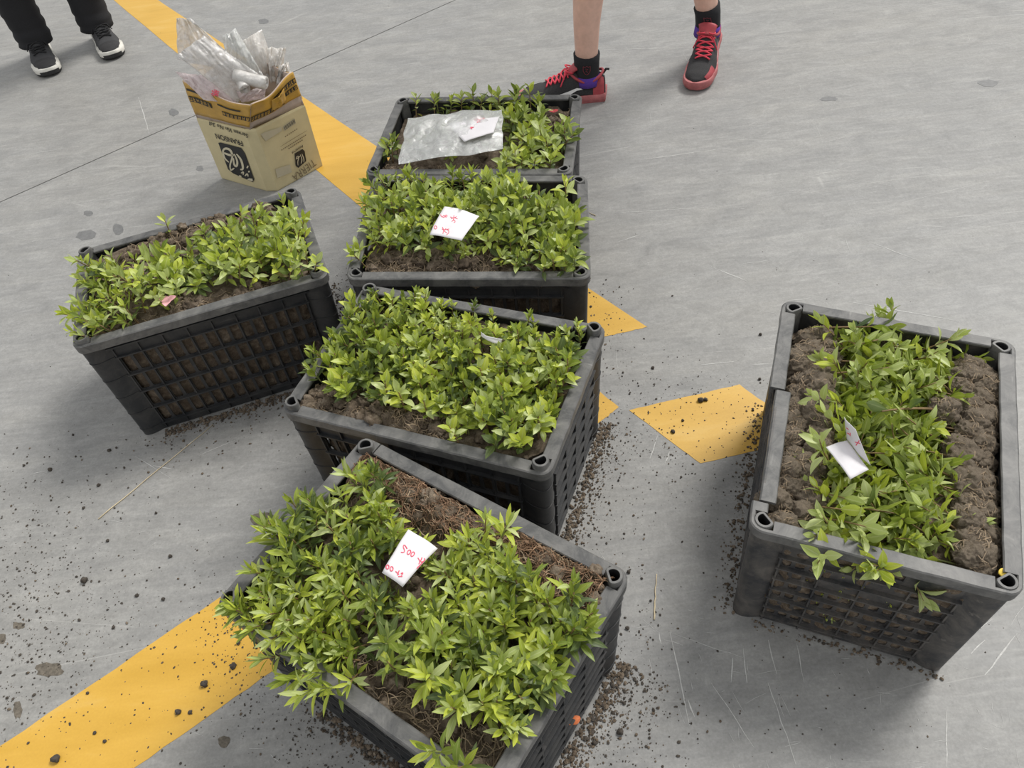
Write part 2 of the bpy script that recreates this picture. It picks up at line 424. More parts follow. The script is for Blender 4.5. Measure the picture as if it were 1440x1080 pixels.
def blob(u, w, ru, rw, ang, mat, name='stain', th=.0005, n=16, rag=.18):
    c = Vector(g(u, w)); ex = Vector(g(u + ru, w)) - c; ey = Vector(g(u, w + rw)) - c
    ca, sa = math.cos(ang), math.sin(ang)
    pts = []
    for k in range(n):
        t = 2 * math.pi * k / n; r_ = 1 + rnd.uniform(-rag, rag)
        x, y = math.cos(t) * r_, math.sin(t) * r_
        x, y = ca * x - sa * y, sa * x + ca * y
        p = c + ex * x + ey * y; pts.append((p.x, p.y))
    return flat(pts, name, mat, th)
for a_ in ((121, 331, 14, 7, 0, 'stain'), (166, 323, 8, 8, .5, 'stain'), (124, 300, 6, 4, 0, 'stain'), (244, 158, 7, 5, 0, 'stain'), (281, 237, 5, 4, 0, 'stain'), (370, 30, 7, 4, 0, 'stain'), (1165, 139, 12, 3, 0, 'stain'), (1390, 117, 14, 5, 0, 'stain'),
           (368, 731, 17, 11, -.3, 'mudstain'), (70, 942, 19, 10, -.6, 'mudstain'), (25, 998, 6, 12, 0, 'mudstain'), (315, 1043, 9, 8, 0, 'mudstain'), (3, 898, 6, 7, 0, 'mudstain'), (136, 1073, 11, 10, .3, 'mudstain'), (26, 880, 9, 5, 0, 'mudstain')):
    blob(*a_[:5], M[a_[5]])

def streaks():
    mb = MB()
    def line(u0, w0, u1, w1, wd=.0012):
        a, b = Vector(g(u0, w0)), Vector(g(u1, w1)); d = (b - a).normalized(); n_ = Vector((-d.y, d.x))
        k = max(2, int((b - a).length / .02)); ring = []
        for i in range(k + 1):
            t = i / k; c = a.lerp(b, t) + n_ * rnd.uniform(-.0012, .0012); w = wd * (.25 + .75 * math.sin(math.pi * min(.97, max(.03, t)))) * rnd.uniform(.5, 1.2)
            ring.append((c - n_ * w * .5, c + n_ * w * .5))
        vs = [(p.x, p.y, .0004) for r_ in ring for p in r_]
        mb.add(vs, [(2 * i, 2 * i + 2, 2 * i + 3, 2 * i + 1) for i in range(k)])
    L = [(942, 889, 970, 1020), (968, 984, 976, 1008), (912, 927, 920, 958), (926, 890, 931, 906), (940, 889, 1045, 925), (934, 899, 960, 907), (1045, 912, 1050, 960), (1030, 925, 1028, 960), (1080, 900, 1092, 948),
         (975, 515, 1042, 507), (1058, 513, 1085, 512), (925, 612, 914, 645), (942, 635, 936, 652), (1100, 424, 1140, 419), (1190, 424, 1350, 452), (1222, 340, 1297, 369), (1040, 372, 1090, 365), (1000, 375, 1050, 395),
         (1360, 900, 1395, 870), (1385, 950, 1430, 890), (1330, 1000, 1332, 1080), (1365, 920, 1385, 900), (1420, 880, 1440, 850), (140, 728, 300, 597), (190, 642, 240, 672), (215, 655, 245, 660), (40, 217, 88, 209), (195, 137, 210, 188), (280, 640, 330, 620),
         (1000, 960, 1060, 1050), (1080, 960, 1120, 1075), (1120, 905, 1130, 960), (850, 70, 1010, 66), (870, 340, 900, 330), (1160, 200, 1200, 190), (860, 300, 990, 292), (900, 225, 1010, 210), (1180, 250, 1260, 262), (380, 1062, 392, 1072)]
    for a in L: line(*a, wd=rnd.choice((.0012, .0018, .0024)))
    for k in range(110):
        u, w = rnd.uniform(840, 1440), rnd.uniform(20, 1080) if k % 2 else rnd.uniform(860, 1080)
        a = rnd.choice((rnd.gauss(.02, .15), rnd.gauss(1.2, .25)))
        ln = rnd.uniform(4, 34)
        line(u, w, u + ln * math.cos(a), w + ln * math.sin(a), rnd.uniform(.0004, .0009))
    for k in range(60):
        u, w = rnd.uniform(0, 500), rnd.uniform(100, 1080); a = rnd.gauss(-.25, .3); ln = rnd.uniform(4, 26)
        line(u, w, u + ln * math.cos(a), w + ln * math.sin(a), rnd.uniform(.0005, .0012))
    o = mb.obj('scuff_marks', M['scratch'], floor, fixn=False); o['kind'] = 'stuff'
streaks()

# ------------------------------------------------------------------ crates
CL, CW, CH, CT = .500, .355, .2952, .0075
RIM_W = .0235
def corner_set(px):
    return [Vector(at(u, w, CH)) for u, w in px]

class Crate:
    def __init__(s, P):
        s.P = [Vector((p.x, p.y, 0)) for p in P]
        c = sum(s.P, Vector()) / 4
        d = ((s.P[1] - s.P[0]) + (s.P[2] - s.P[3])).normalized()
        s.rz = math.atan2(d.y, d.x); s.c = Vector((c.x, c.y, 0))
        ri = Matrix.Rotation(-s.rz, 3, 'Z')
        s.Q = [ri @ (p - s.c) for p in s.P]
    def f(s, x, y, z):
        """crate design coordinates -> root-local point (walls taper, corners where this crate has them)"""
        k = CT * (1 - z / CH)
        x *= 1 - 2 * k / CL; y *= 1 - 2 * k / CW
        u, v = x / CL + .5, y / CW + .5
        q = s.Q[0] * ((1 - u) * (1 - v)) + s.Q[1] * (u * (1 - v)) + s.Q[2] * (u * v) + s.Q[3] * ((1 - u) * v)
        return Vector((q.x, q.y, z))
    def w(s, x, y, z):
        p = Matrix.Rotation(s.rz, 3, 'Z') @ s.f(x, y, z)
        return Vector((p.x + s.c.x, p.y + s.c.y, z))
    def uv(s, u, v, z): return s.w((u - .5) * CL, (v - .5) * CW, z)

def side_pt(i, a, d, z):
    """side i of the crate: a along it, d inward from the rim's outer edge"""
    if i == 0: return (-CL / 2 + a, -CW / 2 + d, z)
    if i == 1: return (CL / 2 - d, -CW / 2 + a, z)
    if i == 2: return (CL / 2 - a, CW / 2 - d, z)
    return (-CL / 2 + d, CW / 2 - a, z)

def wall_panel(cr, i, cols, rows, solid, slot):
    """a moulded wall with rounded window holes"""
    mb = MB(); d0, d1 = .0125, .0155
    fn = lambda a, d, z: cr.f(*side_pt(i, a, d, z))
    for ci in range(len(cols) - 1):
        for ri_ in range(len(rows) - 1):
            a0, a1, z0, z1 = cols[ci], cols[ci + 1], rows[ri_], rows[ri_ + 1]
            if solid(ci, ri_):
                mb.box((a0, d0, z0), (a1, d1, z1), fn); continue
            mg, ch = .0032, .0035
            h = [(a0 + mg + ch, z0 + mg), (a1 - mg - ch, z0 + mg), (a1 - mg, z0 + mg + ch), (a1 - mg, z1 - mg - ch), (a1 - mg - ch, z1 - mg), (a0 + mg + ch, z1 - mg), (a0 + mg, z1 - mg - ch), (a0 + mg, z0 + mg + ch)]
            o4 = [(a0, z0), (a1, z0), (a1, z1), (a0, z1)]
            vs = [fn(a, d0, z) for a, z in o4 + h] + [fn(a, d1, z) for a, z in o4 + h]
            ring = [(0, 1, 5, 4), (1, 6, 5), (1, 2, 7, 6), (2, 8, 7), (2, 3, 9, 8), (3, 10, 9), (3, 0, 11, 10), (0, 4, 11)]
            fs = ring + [tuple(12 + q for q in reversed(f_)) for f_ in ring]
            fs += [(4 + k, 4 + (k + 1) % 8, 16 + (k + 1) % 8, 16 + k) for k in range(8)]
            mb.add(vs, fs)
    if slot:  # band under the rim with a hand slot
        a0, a1, s0, s1, z0, z1 = slot
        tz = CH - .004; zb = rows[-1]
        for p0, p1 in (((cols[0], d0, zb), (s0, d1, tz)), ((s1, d0, zb), (cols[-1], d1, tz)), ((s0, d0, zb), (s1, d1, z0)), ((s0, d0, z1), (s1, d1, tz))):
            mb.box(p0, p1, fn)
    else:
        mb.box((cols[0], d0, rows[-1]), (cols[-1], d1, CH - .004), fn)
    mb.box((cols[0], d0, .0), (cols[-1], d1, rows[0]), fn)
    return mb

def make_crate(px, label, tube_h, breaks=(), mat='crate', lips=True):
    cr = Crate(corner_set(px))
    root = empty('crate', cr.c, cr.rz)
    tag(root, label, 'crate', 'plastic crates of seedlings')
    # base
    mb = MB(); mb.box((-CL / 2 + .012, -CW / 2 + .012, .0008), (CL / 2 - .012, CW / 2 - .012, .006), lambda x, y, z: cr.f(x, y, z))
    mb.obj('base', M[mat], root)
    long_cols = [.058 + k * (CL - .116) / 16 for k in range(17)]
    long_rows = [.022, .076, .130, .184, .238]
    short_cols = [.056 + k * (CW - .112) / 12 for k in range(13)]
    short_rows = [.022, .056, .090, .124, .158, .192, .226]
    for i in range(4):
        ln = CL if i % 2 == 0 else CW
        fn = lambda a, d, z, i=i: cr.f(*side_pt(i, a, d, z))
        if i % 2 == 0:
            mb = wall_panel(cr, i, long_cols, long_rows, lambda c, r: False, None); cols, rows, step = long_cols, long_rows, 2
        else:
            mb = wall_panel(cr, i, short_cols, short_rows, lambda c, r: 3 <= c <= 8 and r >= 4, (0, 0, CW / 2 - .045, CW / 2 + .045, .238, .260)); cols, rows, step = short_cols, short_rows, 3
        wall = mb.obj('side_wall', M[mat], root)
        for z in rows:
            r_ = MB(); r_.box((cols[0] - .004, .0055, z - .0016), (cols[-1] + .004, .0128, z + .0016), fn)
            r_.obj('horizontal_rib', M[mat], wall)
        r_ = MB(); r_.box((cols[0] - .01, .0075, .262), (cols[-1] + .01, .0128, .266), fn); r_.obj('horizontal_rib', M[mat], wall)
        for k in range(0, len(cols), step):
            r_ = MB(); top = rows[-1] if (i % 2 == 0 or k in (3, 9)) and i % 2 == 0 else rows[-1]
            r_.box((cols[k] - .0014, .0075, rows[0] - .018), (cols[k] + .0014, .0128, .262 if i % 2 == 0 else top), fn)
            r_.obj('vertical_rib', M[mat], wall)
    # corner posts with scalloped lips, and the stacking tubes
    for i in range(4):
        A = [(.060, .0135), (.052, .0128), (.042, .0088), (.032, .0056), (.022, .0046), (.013, .0058)]
        B = [(.0088, .0088)] + [(b, a) for a, b in reversed(A)]
        def cpt(a, b, z, i=i):
            if i == 0: return cr.f(-CL / 2 + a, -CW / 2 + b, z)
            if i == 1: return cr.f(CL / 2 - b, -CW / 2 + a, z)
            if i == 2: return cr.f(CL / 2 - a, CW / 2 - b, z)
            return cr.f(-CL / 2 + b, CW / 2 - a, z)
        path = A + B
        # note: (a along first side, b inset); second half swaps
        mb = MB(); rings = []
        def outl(z, off=0.0, th=.0028):
            o_ = [(a - off * .5 if False else a, b - off) if k < len(A) else ((a - off, b) if k > len(A) else (a - off * .7, b - off * .7)) for k, (a, b) in enumerate(path)]
            inn = [(a + (0 if k < len(A) else th), b + (th if k < len(A) else 0)) if k != len(A) else (a + th, b + th) for k, (a, b) in enumerate(path)]
            return [cpt(a, b, z) for a, b in o_] + [cpt(a, b, z) for a, b in reversed(inn)]
        mb.sweep([outl(z) for z in (.0006, CH * .35, CH * .7, CH - .005)])
        for z in ((.020, .076, .130, .184, .238) if lips else ()):
            mb.sweep([outl(z - .0009, .0014), outl(z + .0009, .0014)])
        post = mb.obj('corner_post', M[mat], root); auto_smooth(post, 50)
        # tube
        mb = MB(); cx = cy = .0205; ro, ri_ = .0142, .0096
        def dring(r0, z, flatk):
            pts = []
            for k in range(20):
                t = 2 * math.pi * k / 20; x, y = math.cos(t) * r0, math.sin(t) * r0
                dd = (x + y) / math.sqrt(2)
                if dd > flatk: x -= (dd - flatk) / math.sqrt(2); y -= (dd - flatk) / math.sqrt(2)
                pts.append(cpt(cx + x, cy + y, z))
            return pts
        zt = CH + tube_h
        mb.sweep([dring(ro, .012, .0085), dring(ro, zt - .002, .0085), dring(ro - .0012, zt, .0077), dring(ri_, zt, .0048), dring(ri_, zt - .002, .0048)], True, False)
        b0 = len(mb.f); mb.sweep([dring(ri_, zt - .0019, .0048), dring(ri_, CH - .07, .0048)], True, False); mb.add(dring(ri_, CH - .07, .0048), [tuple(range(20))])
        for q in range(b0, len(mb.f)): mb.mi[q] = 1
        tb = mb.obj('stacking_tube', [M['rim'], M['inner']], root); auto_smooth(tb, 50)
    # rim: swept flange with rounded corners, broken where the photo shows it
    path = []
    rc = .021
    def seg(i, a0, a1, off):
        ln = CL if i % 2 == 0 else CW
        n_ = 14
        for k in range(n_ + 1):
            a = a0 + (a1 - a0) * k / n_; path.append((i, a, off))
    def rim_ring(i, a, dz, off):
        ln_ = CL if i % 2 == 0 else CW
        e = .0075 if min(a, ln_ - a) < .0345 else .0240
        sec = [(0, CH - .020), (.0028, CH - .020), (.0028, CH - .0055), (e - .0005, CH - .0055), (e, CH - .0015), (e - .0015, CH), (.0022, CH), (0, CH - .002)]
        jig = .0004 * math.sin(a * 90 + i)
        return [cr.f(*side_pt(i, a, d + off + jig, z + dz)) for d, z in sec]
    def corner_ring(i, t, dz=0):
        # corner at the start of side i: from side i-1 to side i
        sec = [(0, CH - .020), (.0028, CH - .020), (.0028, CH - .0055), (.0070, CH - .0055), (.0075, CH - .0015), (.0060, CH), (.0022, CH), (0, CH - .002)]
        out = []
        ang = t * math.pi / 2
        for d, z in sec:
            if d <= rc:
                a = rc - (rc - d) * math.sin(ang); b = rc - (rc - d) * math.cos(ang)
            else:
                a = b = d
                # inner corner stays square
            # a: along side i from corner when ang=0 -> on side i-1 ; swap so that t=0 is side i-1, t=1 is side i
            out.append(cr.f(*side_pt(i, rc - (rc - d) * math.cos(ang) if d <= rc else d, rc - (rc - d) * math.sin(ang) if d <= rc else d, z + dz)))
        return out
    rim = MB(); br = {b[0]: b[1:] for b in breaks}
    runs = []
    for i in range(4):
        ln = CL if i % 2 == 0 else CW
        s_, e_ = rc, ln - rc
        if i in br:
            f0, f1, off, dz = br[i]
            n1 = [rim_ring(i, q, 0, 0) for q in [s_, .0344, .0346] + [.0346 + (ln * f0 - .0346) * k / 8 for k in range(1, 9)]]
            n2 = [rim_ring(i, q, 0, 0) for q in ([ln * f1] + ([ln - .0346, ln - .0344] if ln * f1 < ln - .036 else []) + [e_])] if f1 < 1 else None
            mid = [(rim_ring(i, ln * f0 + .004 + (ln * min(f1, .985) - ln * f0 - .008) * k / 10, dz * math.sin(math.pi * k / 10) ** .5 if dz else 0, off)) for k in range(11)] if off or dz else None
            runs.append((i, n1, mid, n2))
        else:
            runs.append((i, [rim_ring(i, q, 0, 0) for q in [s_, .0344, .0346] + [.0346 + (ln - .0692) * k / 16 for k in range(1, 16)] + [ln - .0346, ln - .0344, e_]], None, None))
    rings = []; pieces = []
    for i, n1, mid, n2 in runs:
        rings += [corner_ring(i, t / 5) for t in range(1, 5)] + n1
        if mid is not None or n2 is not None or i in br:
            pieces.append(rings); rings = list(n2) if n2 else []
            if mid: pieces.append(mid)
    if pieces:
        pieces[0] = rings + pieces[0]
        for p in pieces:
            rim.sweep(p, True, True)
    else:
        rings.append(rings[0]); rim.sweep(rings, True, False)
    ro_ = rim.obj('rim', M['rim'], root); auto_smooth(ro_, 35)
    return cr, root

CR = {}
CR['A'] = make_crate([(101, 492), (463, 388), (420, 264), (109, 353)], 'dark grey plastic crate standing apart by the cardboard box, bare soil along both long rims', .010)
CR['B'] = make_crate([(512, 246), (804, 245), (819, 132), (559, 137)], 'dark grey plastic crate at the back of the row, clear bag on its seedlings', .0035, lips=False)
CR['C'] = make_crate([(485, 393), (831, 392), (826, 246), (525, 246)], 'dark grey plastic crate second from the back of the row, square note on it', .002, lips=False)
CR['D'] = make_crate([(392, 578), (772, 671), (854, 458), (514, 399)], 'dark grey plastic crate with cracked back rim, third from the back of the row', .012, breaks=((2, .11, .12, 0, 0),))
CR['E'] = make_crate([(299, 850), (691, 1139), (890, 807), (513, 612)], 'dark grey plastic crate at the front of the row, leaves spilling over its rim', .010, breaks=((2, .925, .93, 0, 0),))
CR['F'] = make_crate([(1441, 842), (1428, 480), (1101, 420), (1052, 743)], 'dark grey plastic crate standing alone, its rim cracked, seedlings laid flat inside', .002, lips=False, mat='crate_brown', breaks=((2, .44, .90, .010, -.006),))
# ------------------------------------------------------------------ people (only their lower legs and shoes come into the picture)
def lerp_tab(tab, t):
    for (a, p), (b, q) in zip(tab, tab[1:]):
        if t <= b: k = (t - a) / (b - a); k = k * k * (3 - 2 * k); return p + (q - p) * k
    return tab[-1][1]
SW = [(0, .026), (.06, .034), (.25, .0345), (.45, .039), (.68, .047), (.84, .043), (.94, .030), (1, .008)]
SH = [(0, .070), (.06, .082), (.16, .066), (.26, .078), (.34, .104), (.44, .094), (.58, .071), (.75, .053), (.88, .045), (1, .030)]
SL = .288
def toe_w(t):
    return lerp_tab(SW, t) if t < .80 else .0445 * math.sqrt(max(.0, 1 - ((t - .80) / .203) ** 2))
def shoe_c(t): return .006 * math.sin(math.pi * min(1, max(0, (t - .3) / .7)))
def surf(t, a, off=0.0, side=1):
    w, h, zb = toe_w(t) + off, lerp_tab(SH, t) + off, .020
    ca, sa = math.cos(a), math.sin(a)
    y = math.copysign(abs(ca) ** .75, ca) * w; z = zb + (h - zb) * abs(sa) ** .85
    x = .006 + t * (SL - .012) + (off if t > .9 else 0)
    return Vector((x, (y + shoe_c(t)) * side, z + spring(t)))
def spring(t): return .008 * max(0, (t - .72) / .28) ** 2
def shoe(parent, mat4, style, side):
    """a low running shoe: x runs heel to toe"""
    T = lambda p: mat4 @ Vector(p)
    mb = MB(); ts = [k / 28 for k in range(29)]; an = [math.pi * k / 16 for k in range(17)]
    mb.sweep([[T(surf(t, a, 0, side)) for a in an] for t in ts], True, True)
    up = mb.obj('shoe', M['mesh_black' if style == 'red' else 'shoe_grey'], parent, True)
    up['label'] = 'black mesh running shoe with red laces' if style == 'red' else 'charcoal mesh running shoe with black laces'
    def outline(z, grow, t0=0.0):
        pts = []
        for k in range(41):
            t = 1 - (1 - k / 40) ** 1.7; w = toe_w(t) * 1.03 + grow; x = -.004 - grow * .5 + t * (SL + .006 + grow)
            pts.append(T((x, (w + shoe_c(t)) * side, z + spring(t))))
        for k in range(39, 0, -1):
            t = 1 - (1 - k / 40) ** 1.7; w = toe_w(t) * 1.03 + grow; x = -.004 - grow * .5 + t * (SL + .006 + grow)
            pts.append(T((x, (-w + shoe_c(t)) * side, z + spring(t))))
        return pts
    mb = MB(); mb.sweep([outline(.005, .001), outline(.010, .0040), outline(.016, .0032), outline(.022, .0040), outline(.027, .001)])
    auto_smooth(mb.obj('midsole', M['sole_red' if style == 'red' else 'sole_white'], up), 45)
    mb = MB(); mb.sweep([outline(.0, .0005), outline(.008, .0035)]); mb.obj('outsole', M['sole_red' if style == 'red' else 'sole_black'], up)
    def patch(name, t0, t1, a0, a1, mat, off=.0012, n=8):
        mb = MB(); mb.grid(lambda p, q: T(surf(t0 + (t1 - t0) * p, a0 + (a1 - a0) * q, off, side)), n, 6); return mb.obj(name, M[mat], up, True)
    # tongue, collar, laces
    mb = MB()
    mb.grid(lambda p, q: T(surf(.33 + .12 * p, R(64) + R(52) * q, .006 + .012 * (1 - p) ** 2, side)), 6, 6, .004)
    mb.obj('tongue', M['shoe_red' if style == 'red' else 'shoe_grey'], up, True)
    ring = []
    for k in range(28):
        q = 2 * math.pi * k / 28; x = .068 + .056 * math.cos(q); y = .0345 * math.sin(q); z = .070 + .022 * math.cos(q) ** 2 + .008 * max(0, math.cos(q))
        ring.append(T((x, y * side, z)))
    mb = MB(); mb.tube(ring + [ring[0], ring[1]], .0048, 6, False); mb.obj('collar', M['shoe_red' if style == 'red' else 'shoe_grey'], up, True)
    lace = 'lace_red' if style == 'red' else 'lace_black'
    for k in range(5):
        t = .435 + .052 * k; wd = R(34) - R(3) * k
        for s_ in (1, -1):
            pts = [T(surf(t + .052 * p / 6, math.pi / 2 + s_ * wd * (1 - 2 * p / 6), .004, side)) for p in range(7)]
            mb = MB(); mb.tube(pts, .0027, 5); mb.obj('lace', M[lace], up, True)
    for s_ in (1, -1):
        pts = [T(Vector(surf(.43, math.pi / 2, .008, side)) + Vector((-.004 + .012 * math.sin(q), s_ * side * (.004 + .022 * math.sin(q * .5)), .004 * math.sin(q)))) for q in [k * math.pi * 2 / 10 for k in range(11)]]
        mb = MB(); mb.tube(pts, .0024, 5); mb.obj('lace', M[lace], up, True)
        pts = [T(Vector(surf(.43 + .02 * k, math.pi / 2 + s_ * (R(6) + R(9) * k), .006, side))) for k in range(6)]
        mb = MB(); mb.tube(pts, .0022, 5); mb.obj('lace', M[lace], up, True)
    if style == 'red':
        for a0, a1 in ((R(4), R(74)), (R(106), R(176))): patch('heel_panel', .015, .15, a0, a1, 'shoe_red')
        for a0, a1 in ((R(6), R(50)),): patch('toe_panel', .74, .93, a0, a1, 'shoe_red')
        for s_ in (0, 1):   # the curved white tick on each flank
            mb = MB(); pts = [(.66, .30), (.60, .16), (.52, .10), (.44, .12), (.34, .26), (.24, .44)]; wd = [.01, .10, .17, .17, .10, .01]; v_ = []
            for (t, a), w in zip(pts, wd):
                for q in (a, a + w):
                    v_.append(T(surf(t, q if s_ == 0 else math.pi - q, .0018, side)))
            mb.add(v_, [(2 * i, 2 * i + 2, 2 * i + 3, 2 * i + 1) for i in range(5)]); mb.obj('tick_logo', M['white'], up)
        mb = MB(); mb.tube([T((.012, 0, .080)), T((.002, 0, .094)), T((-.008, 0, .092))], .004, 5); mb.obj('pull_tab', M['lace_black'], up)
    else:
        mb = MB(); o1, o2 = outline(.004, .0042), outline(.0165, .0046); ks = range(33, 48); v_ = [p for k in ks for p in (o1[k], o2[k])]
        mb.add(v_, [(2 * i, 2 * i + 2, 2 * i + 3, 2 * i + 1) for i in range(len(ks) - 1)]); mb.obj('toe_guard', M['sole_black'], up)
        for s_ in (0, 1):   # white toe bumpers
            a0, a1 = (R(0), R(26)) if s_ == 0 else (R(154), R(180)); patch('toe_bumper', .72, .93, a0, a1, 'sole_white')
        patch('toe_cap', .80, .985, R(28), R(152), 'mesh_black', .0009)
        mb = MB(); mb.tube([T(surf(.36, R(110), .01, side)), T(surf(.39, R(100), .012, side))], .0025, 5); mb.obj('lace_tip', M['white'], up)
    return up

def shoe_matrix(heel, toe, pitch=0.0):
    h, t = Vector(heel), Vector(toe); d = (t - h); d.z = 0; d.normalize()
    az = math.atan2(d.y, d.x)
    return Matrix.Translation(h) @ Matrix.Rotation(az, 4, 'Z') @ Matrix.Rotation(pitch, 4, 'Y')

def skin_body(name, joints, bones, root, parent, mat):
    """one continuous body grown around a skeleton"""
    me = bpy.data.meshes.new(name); ks = list(joints)
    me.from_pydata([joints[k][0] for k in ks], [(ks.index(a), ks.index(b)) for a, b in bones], [])
    o = bpy.data.objects.new(name, me); COL.objects.link(o)
    o.modifiers.new('skin', 'SKIN'); s2 = o.modifiers.new('sub', 'SUBSURF'); s2.levels = s2.render_levels = 2
    sv = me.skin_vertices[0].data
    for i, k in enumerate(ks):
        r_ = joints[k][1]; sv[i].radius = (r_, r_) if not isinstance(r_, tuple) else r_
        sv[i].use_root = (k == root)
    dg = bpy.context.evaluated_depsgraph_get()
    m2 = bpy.data.meshes.new_from_object(o.evaluated_get(dg)); m2.name = name
    bpy.data.objects.remove(o)
    m2.materials.clear(); m2.materials.append(mat)
    return link(name, m2, None, parent, None, True)

def shell(body, keep, off, name, mat, parent, wav=0.0):
    """clothing cut from the body surface and lifted off it"""
    me = body.data; vs, fs, idx = [], [], {}
    for p in me.polygons:
        if all(keep(me.vertices[i].co) for i in p.vertices):
            f_ = []
            for i in p.vertices:
                if i not in idx:
                    v = me.vertices[i]; idx[i] = len(vs)
                    vs.append(v.co + v.normal * (off + wav * nz(v.co, 14, 3)))
                f_.append(idx[i])
            fs.append(f_)
    mb = MB(); mb.add(vs, fs); return mb.obj(name, mat, parent, True, False)

def figure(parent, pelvis, face, hips, knees, ankles, toes, rk=.050, ra=.036):
    """skeleton of a standing or walking adult: joints given in world metres"""
    P = Vector(pelvis); f_ = Vector((*face, 0)).normalized(); s_ = Vector((-f_.y, f_.x, 0)); z = Vector((0, 0, 1))
    J = {'pelvis': (P, .125), 'waist': (P + z * .16, .115), 'chest': (P + z * .36, .14), 'neck0': (P + z * .52, .065), 'neck': (P + z * .58 + f_ * .01, .056), 'head': (P + z * .68 + f_ * .03, .085), 'crown': (P + z * .78 + f_ * .02, .075)}
    B = [('pelvis', 'waist'), ('waist', 'chest'), ('chest', 'neck0'), ('neck0', 'neck'), ('neck', 'head'), ('head', 'crown')]
    for n_, sg in (('l', 1), ('r', -1)):
        i = 0 if sg > 0 else 1
        J['hip' + n_] = (P + s_ * sg * .095 - z * .06, .088)
        k, a = Vector(knees[i]), Vector(ankles[i]); hp = J['hip' + n_][0]
        J['th' + n_] = (hp.lerp(k, .5), .074); J['kn' + n_] = (k, .056)
        J['ca' + n_] = (k.lerp(a, .30) - f_ * .012, rk + .004); J['cb' + n_] = (k.lerp(a, .62), rk - .006); J['an' + n_] = (a, ra)
        J['to' + n_] = (a - z * .04, ra * .95)
        B += [('pelvis', 'hip' + n_), ('hip' + n_, 'th' + n_), ('th' + n_, 'kn' + n_), ('kn' + n_, 'ca' + n_), ('ca' + n_, 'cb' + n_), ('cb' + n_, 'an' + n_), ('an' + n_, 'to' + n_)]
        sh = P + z * .47 + s_ * sg * .17; el = sh + s_ * sg * .07 - z * .28 - f_ * .03; wr = el - z * .24 + f_ * .10
        J['sh' + n_] = (sh, .060); J['el' + n_] = (el, .040); J['wr' + n_] = (wr, .027); J['pa' + n_] = (wr - z * .06 + f_ * .02, (.034, .018))
        B += [('chest', 'sh' + n_), ('sh' + n_, 'el' + n_), ('el' + n_, 'wr' + n_), ('wr' + n_, 'pa' + n_)]
        pa = J['pa' + n_][0]
        for q, (o_, ln) in enumerate(((-.027, .066), (-.009, .078), (.009, .074), (.026, .058))):
            b0 = pa + f_ * o_ - z * .02; m1 = b0 - z * ln * .5 - s_ * sg * .006; e1 = m1 - z * ln * .5 - s_ * sg * .018
            for nm, p_, r_ in (('a', b0, .0095), ('b', m1, .0085), ('c', e1, .007)): J[f'f{n_}{q}{nm}'] = (p_, r_)
            B += [('pa' + n_, f'f{n_}{q}a'), (f'f{n_}{q}a', f'f{n_}{q}b'), (f'f{n_}{q}b', f'f{n_}{q}c')]
        t0 = pa + f_ * .038 + z * .015; t1 = t0 + f_ * .02 - z * .035
        J['t' + n_ + 'a'] = (t0, .011); J['t' + n_ + 'b'] = (t1, .009); B += [('wr' + n_, 't' + n_ + 'a'), ('t' + n_ + 'a', 't' + n_ + 'b')]
    return J, B
def face_parts(body, J, face, parent):
    f_ = Vector((*face, 0)).normalized(); s_ = Vector((-f_.y, f_.x, 0)); z = Vector((0, 0, 1)); h = J['head'][0] + z * .04
    def ball(name, c, r3, mat):
        bm = bmesh.new(); bmesh.ops.create_uvsphere(bm, u_segments=14, v_segments=9, radius=1); mb = MB()
        mb.add([c + f_ * v.co.x * r3[0] + s_ * v.co.y * r3[1] + z * v.co.z * r3[2] for v in bm.verts], [[q.index for q in p.verts] for p in bm.faces]); bm.free()
        return mb.obj(name, M[mat], parent, True)
    ball('hair', h + z * .035 - f_ * .012, (.098, .088, .075), 'hair')
    for sg in (1, -1):
        ball('eye', h + f_ * .078 + s_ * sg * .031 - z * .012, (.012, .013, .009), 'white'); ball('ear', h + s_ * sg * .083 - z * .03, (.018, .010, .03), 'skin')
    ball('nose', h + f_ * .090 - z * .045, (.016, .013, .022), 'skin'); ball('mouth', h + f_ * .080 - z * .078, (.008, .022, .006), 'maroon')

# walker in red-laced shoes: one foot planted side-on behind the back crate, the other trailing
def tube_between(name, pts, rad, mat, parent, sides=18):
    mb = MB(); mb.tube(pts, rad, sides, True); return mb.obj(name, mat, parent, True)
pw = empty('person', (.58, 2.42, 0)); tag(pw, 'person with bare calves in short black socks and black shoes with red laces, walking', 'person')
pwi = Matrix.Translation((-.58, -2.42, 0))
h1, t1 = Vector((.428, 2.385, 0)), Vector((.14, 2.405, 0))
tt = Vector((.708, 2.345, 0)); hd = Vector((.43, .903, 0)); h2 = tt + hd * .285; h2.z = .046
A1 = Vector((.364, 2.392, .105)); A2 = h2 + (tt - h2).normalized() * .062 + Vector((-.008, 0, .105))
K1 = A1 + Vector((.0, -.02, .385)); K2 = A2 + Vector((-.10, -.02, .38))
pel = Vector(((A1.x + A2.x) / 2 + .02, (A1.y + A2.y) / 2 - .03, .90))
J, B = figure(None, pel, (-.80, -.42), None, (K1, K2), (A1, A2), ((-1, .07, 0), -hd), .050, .036)
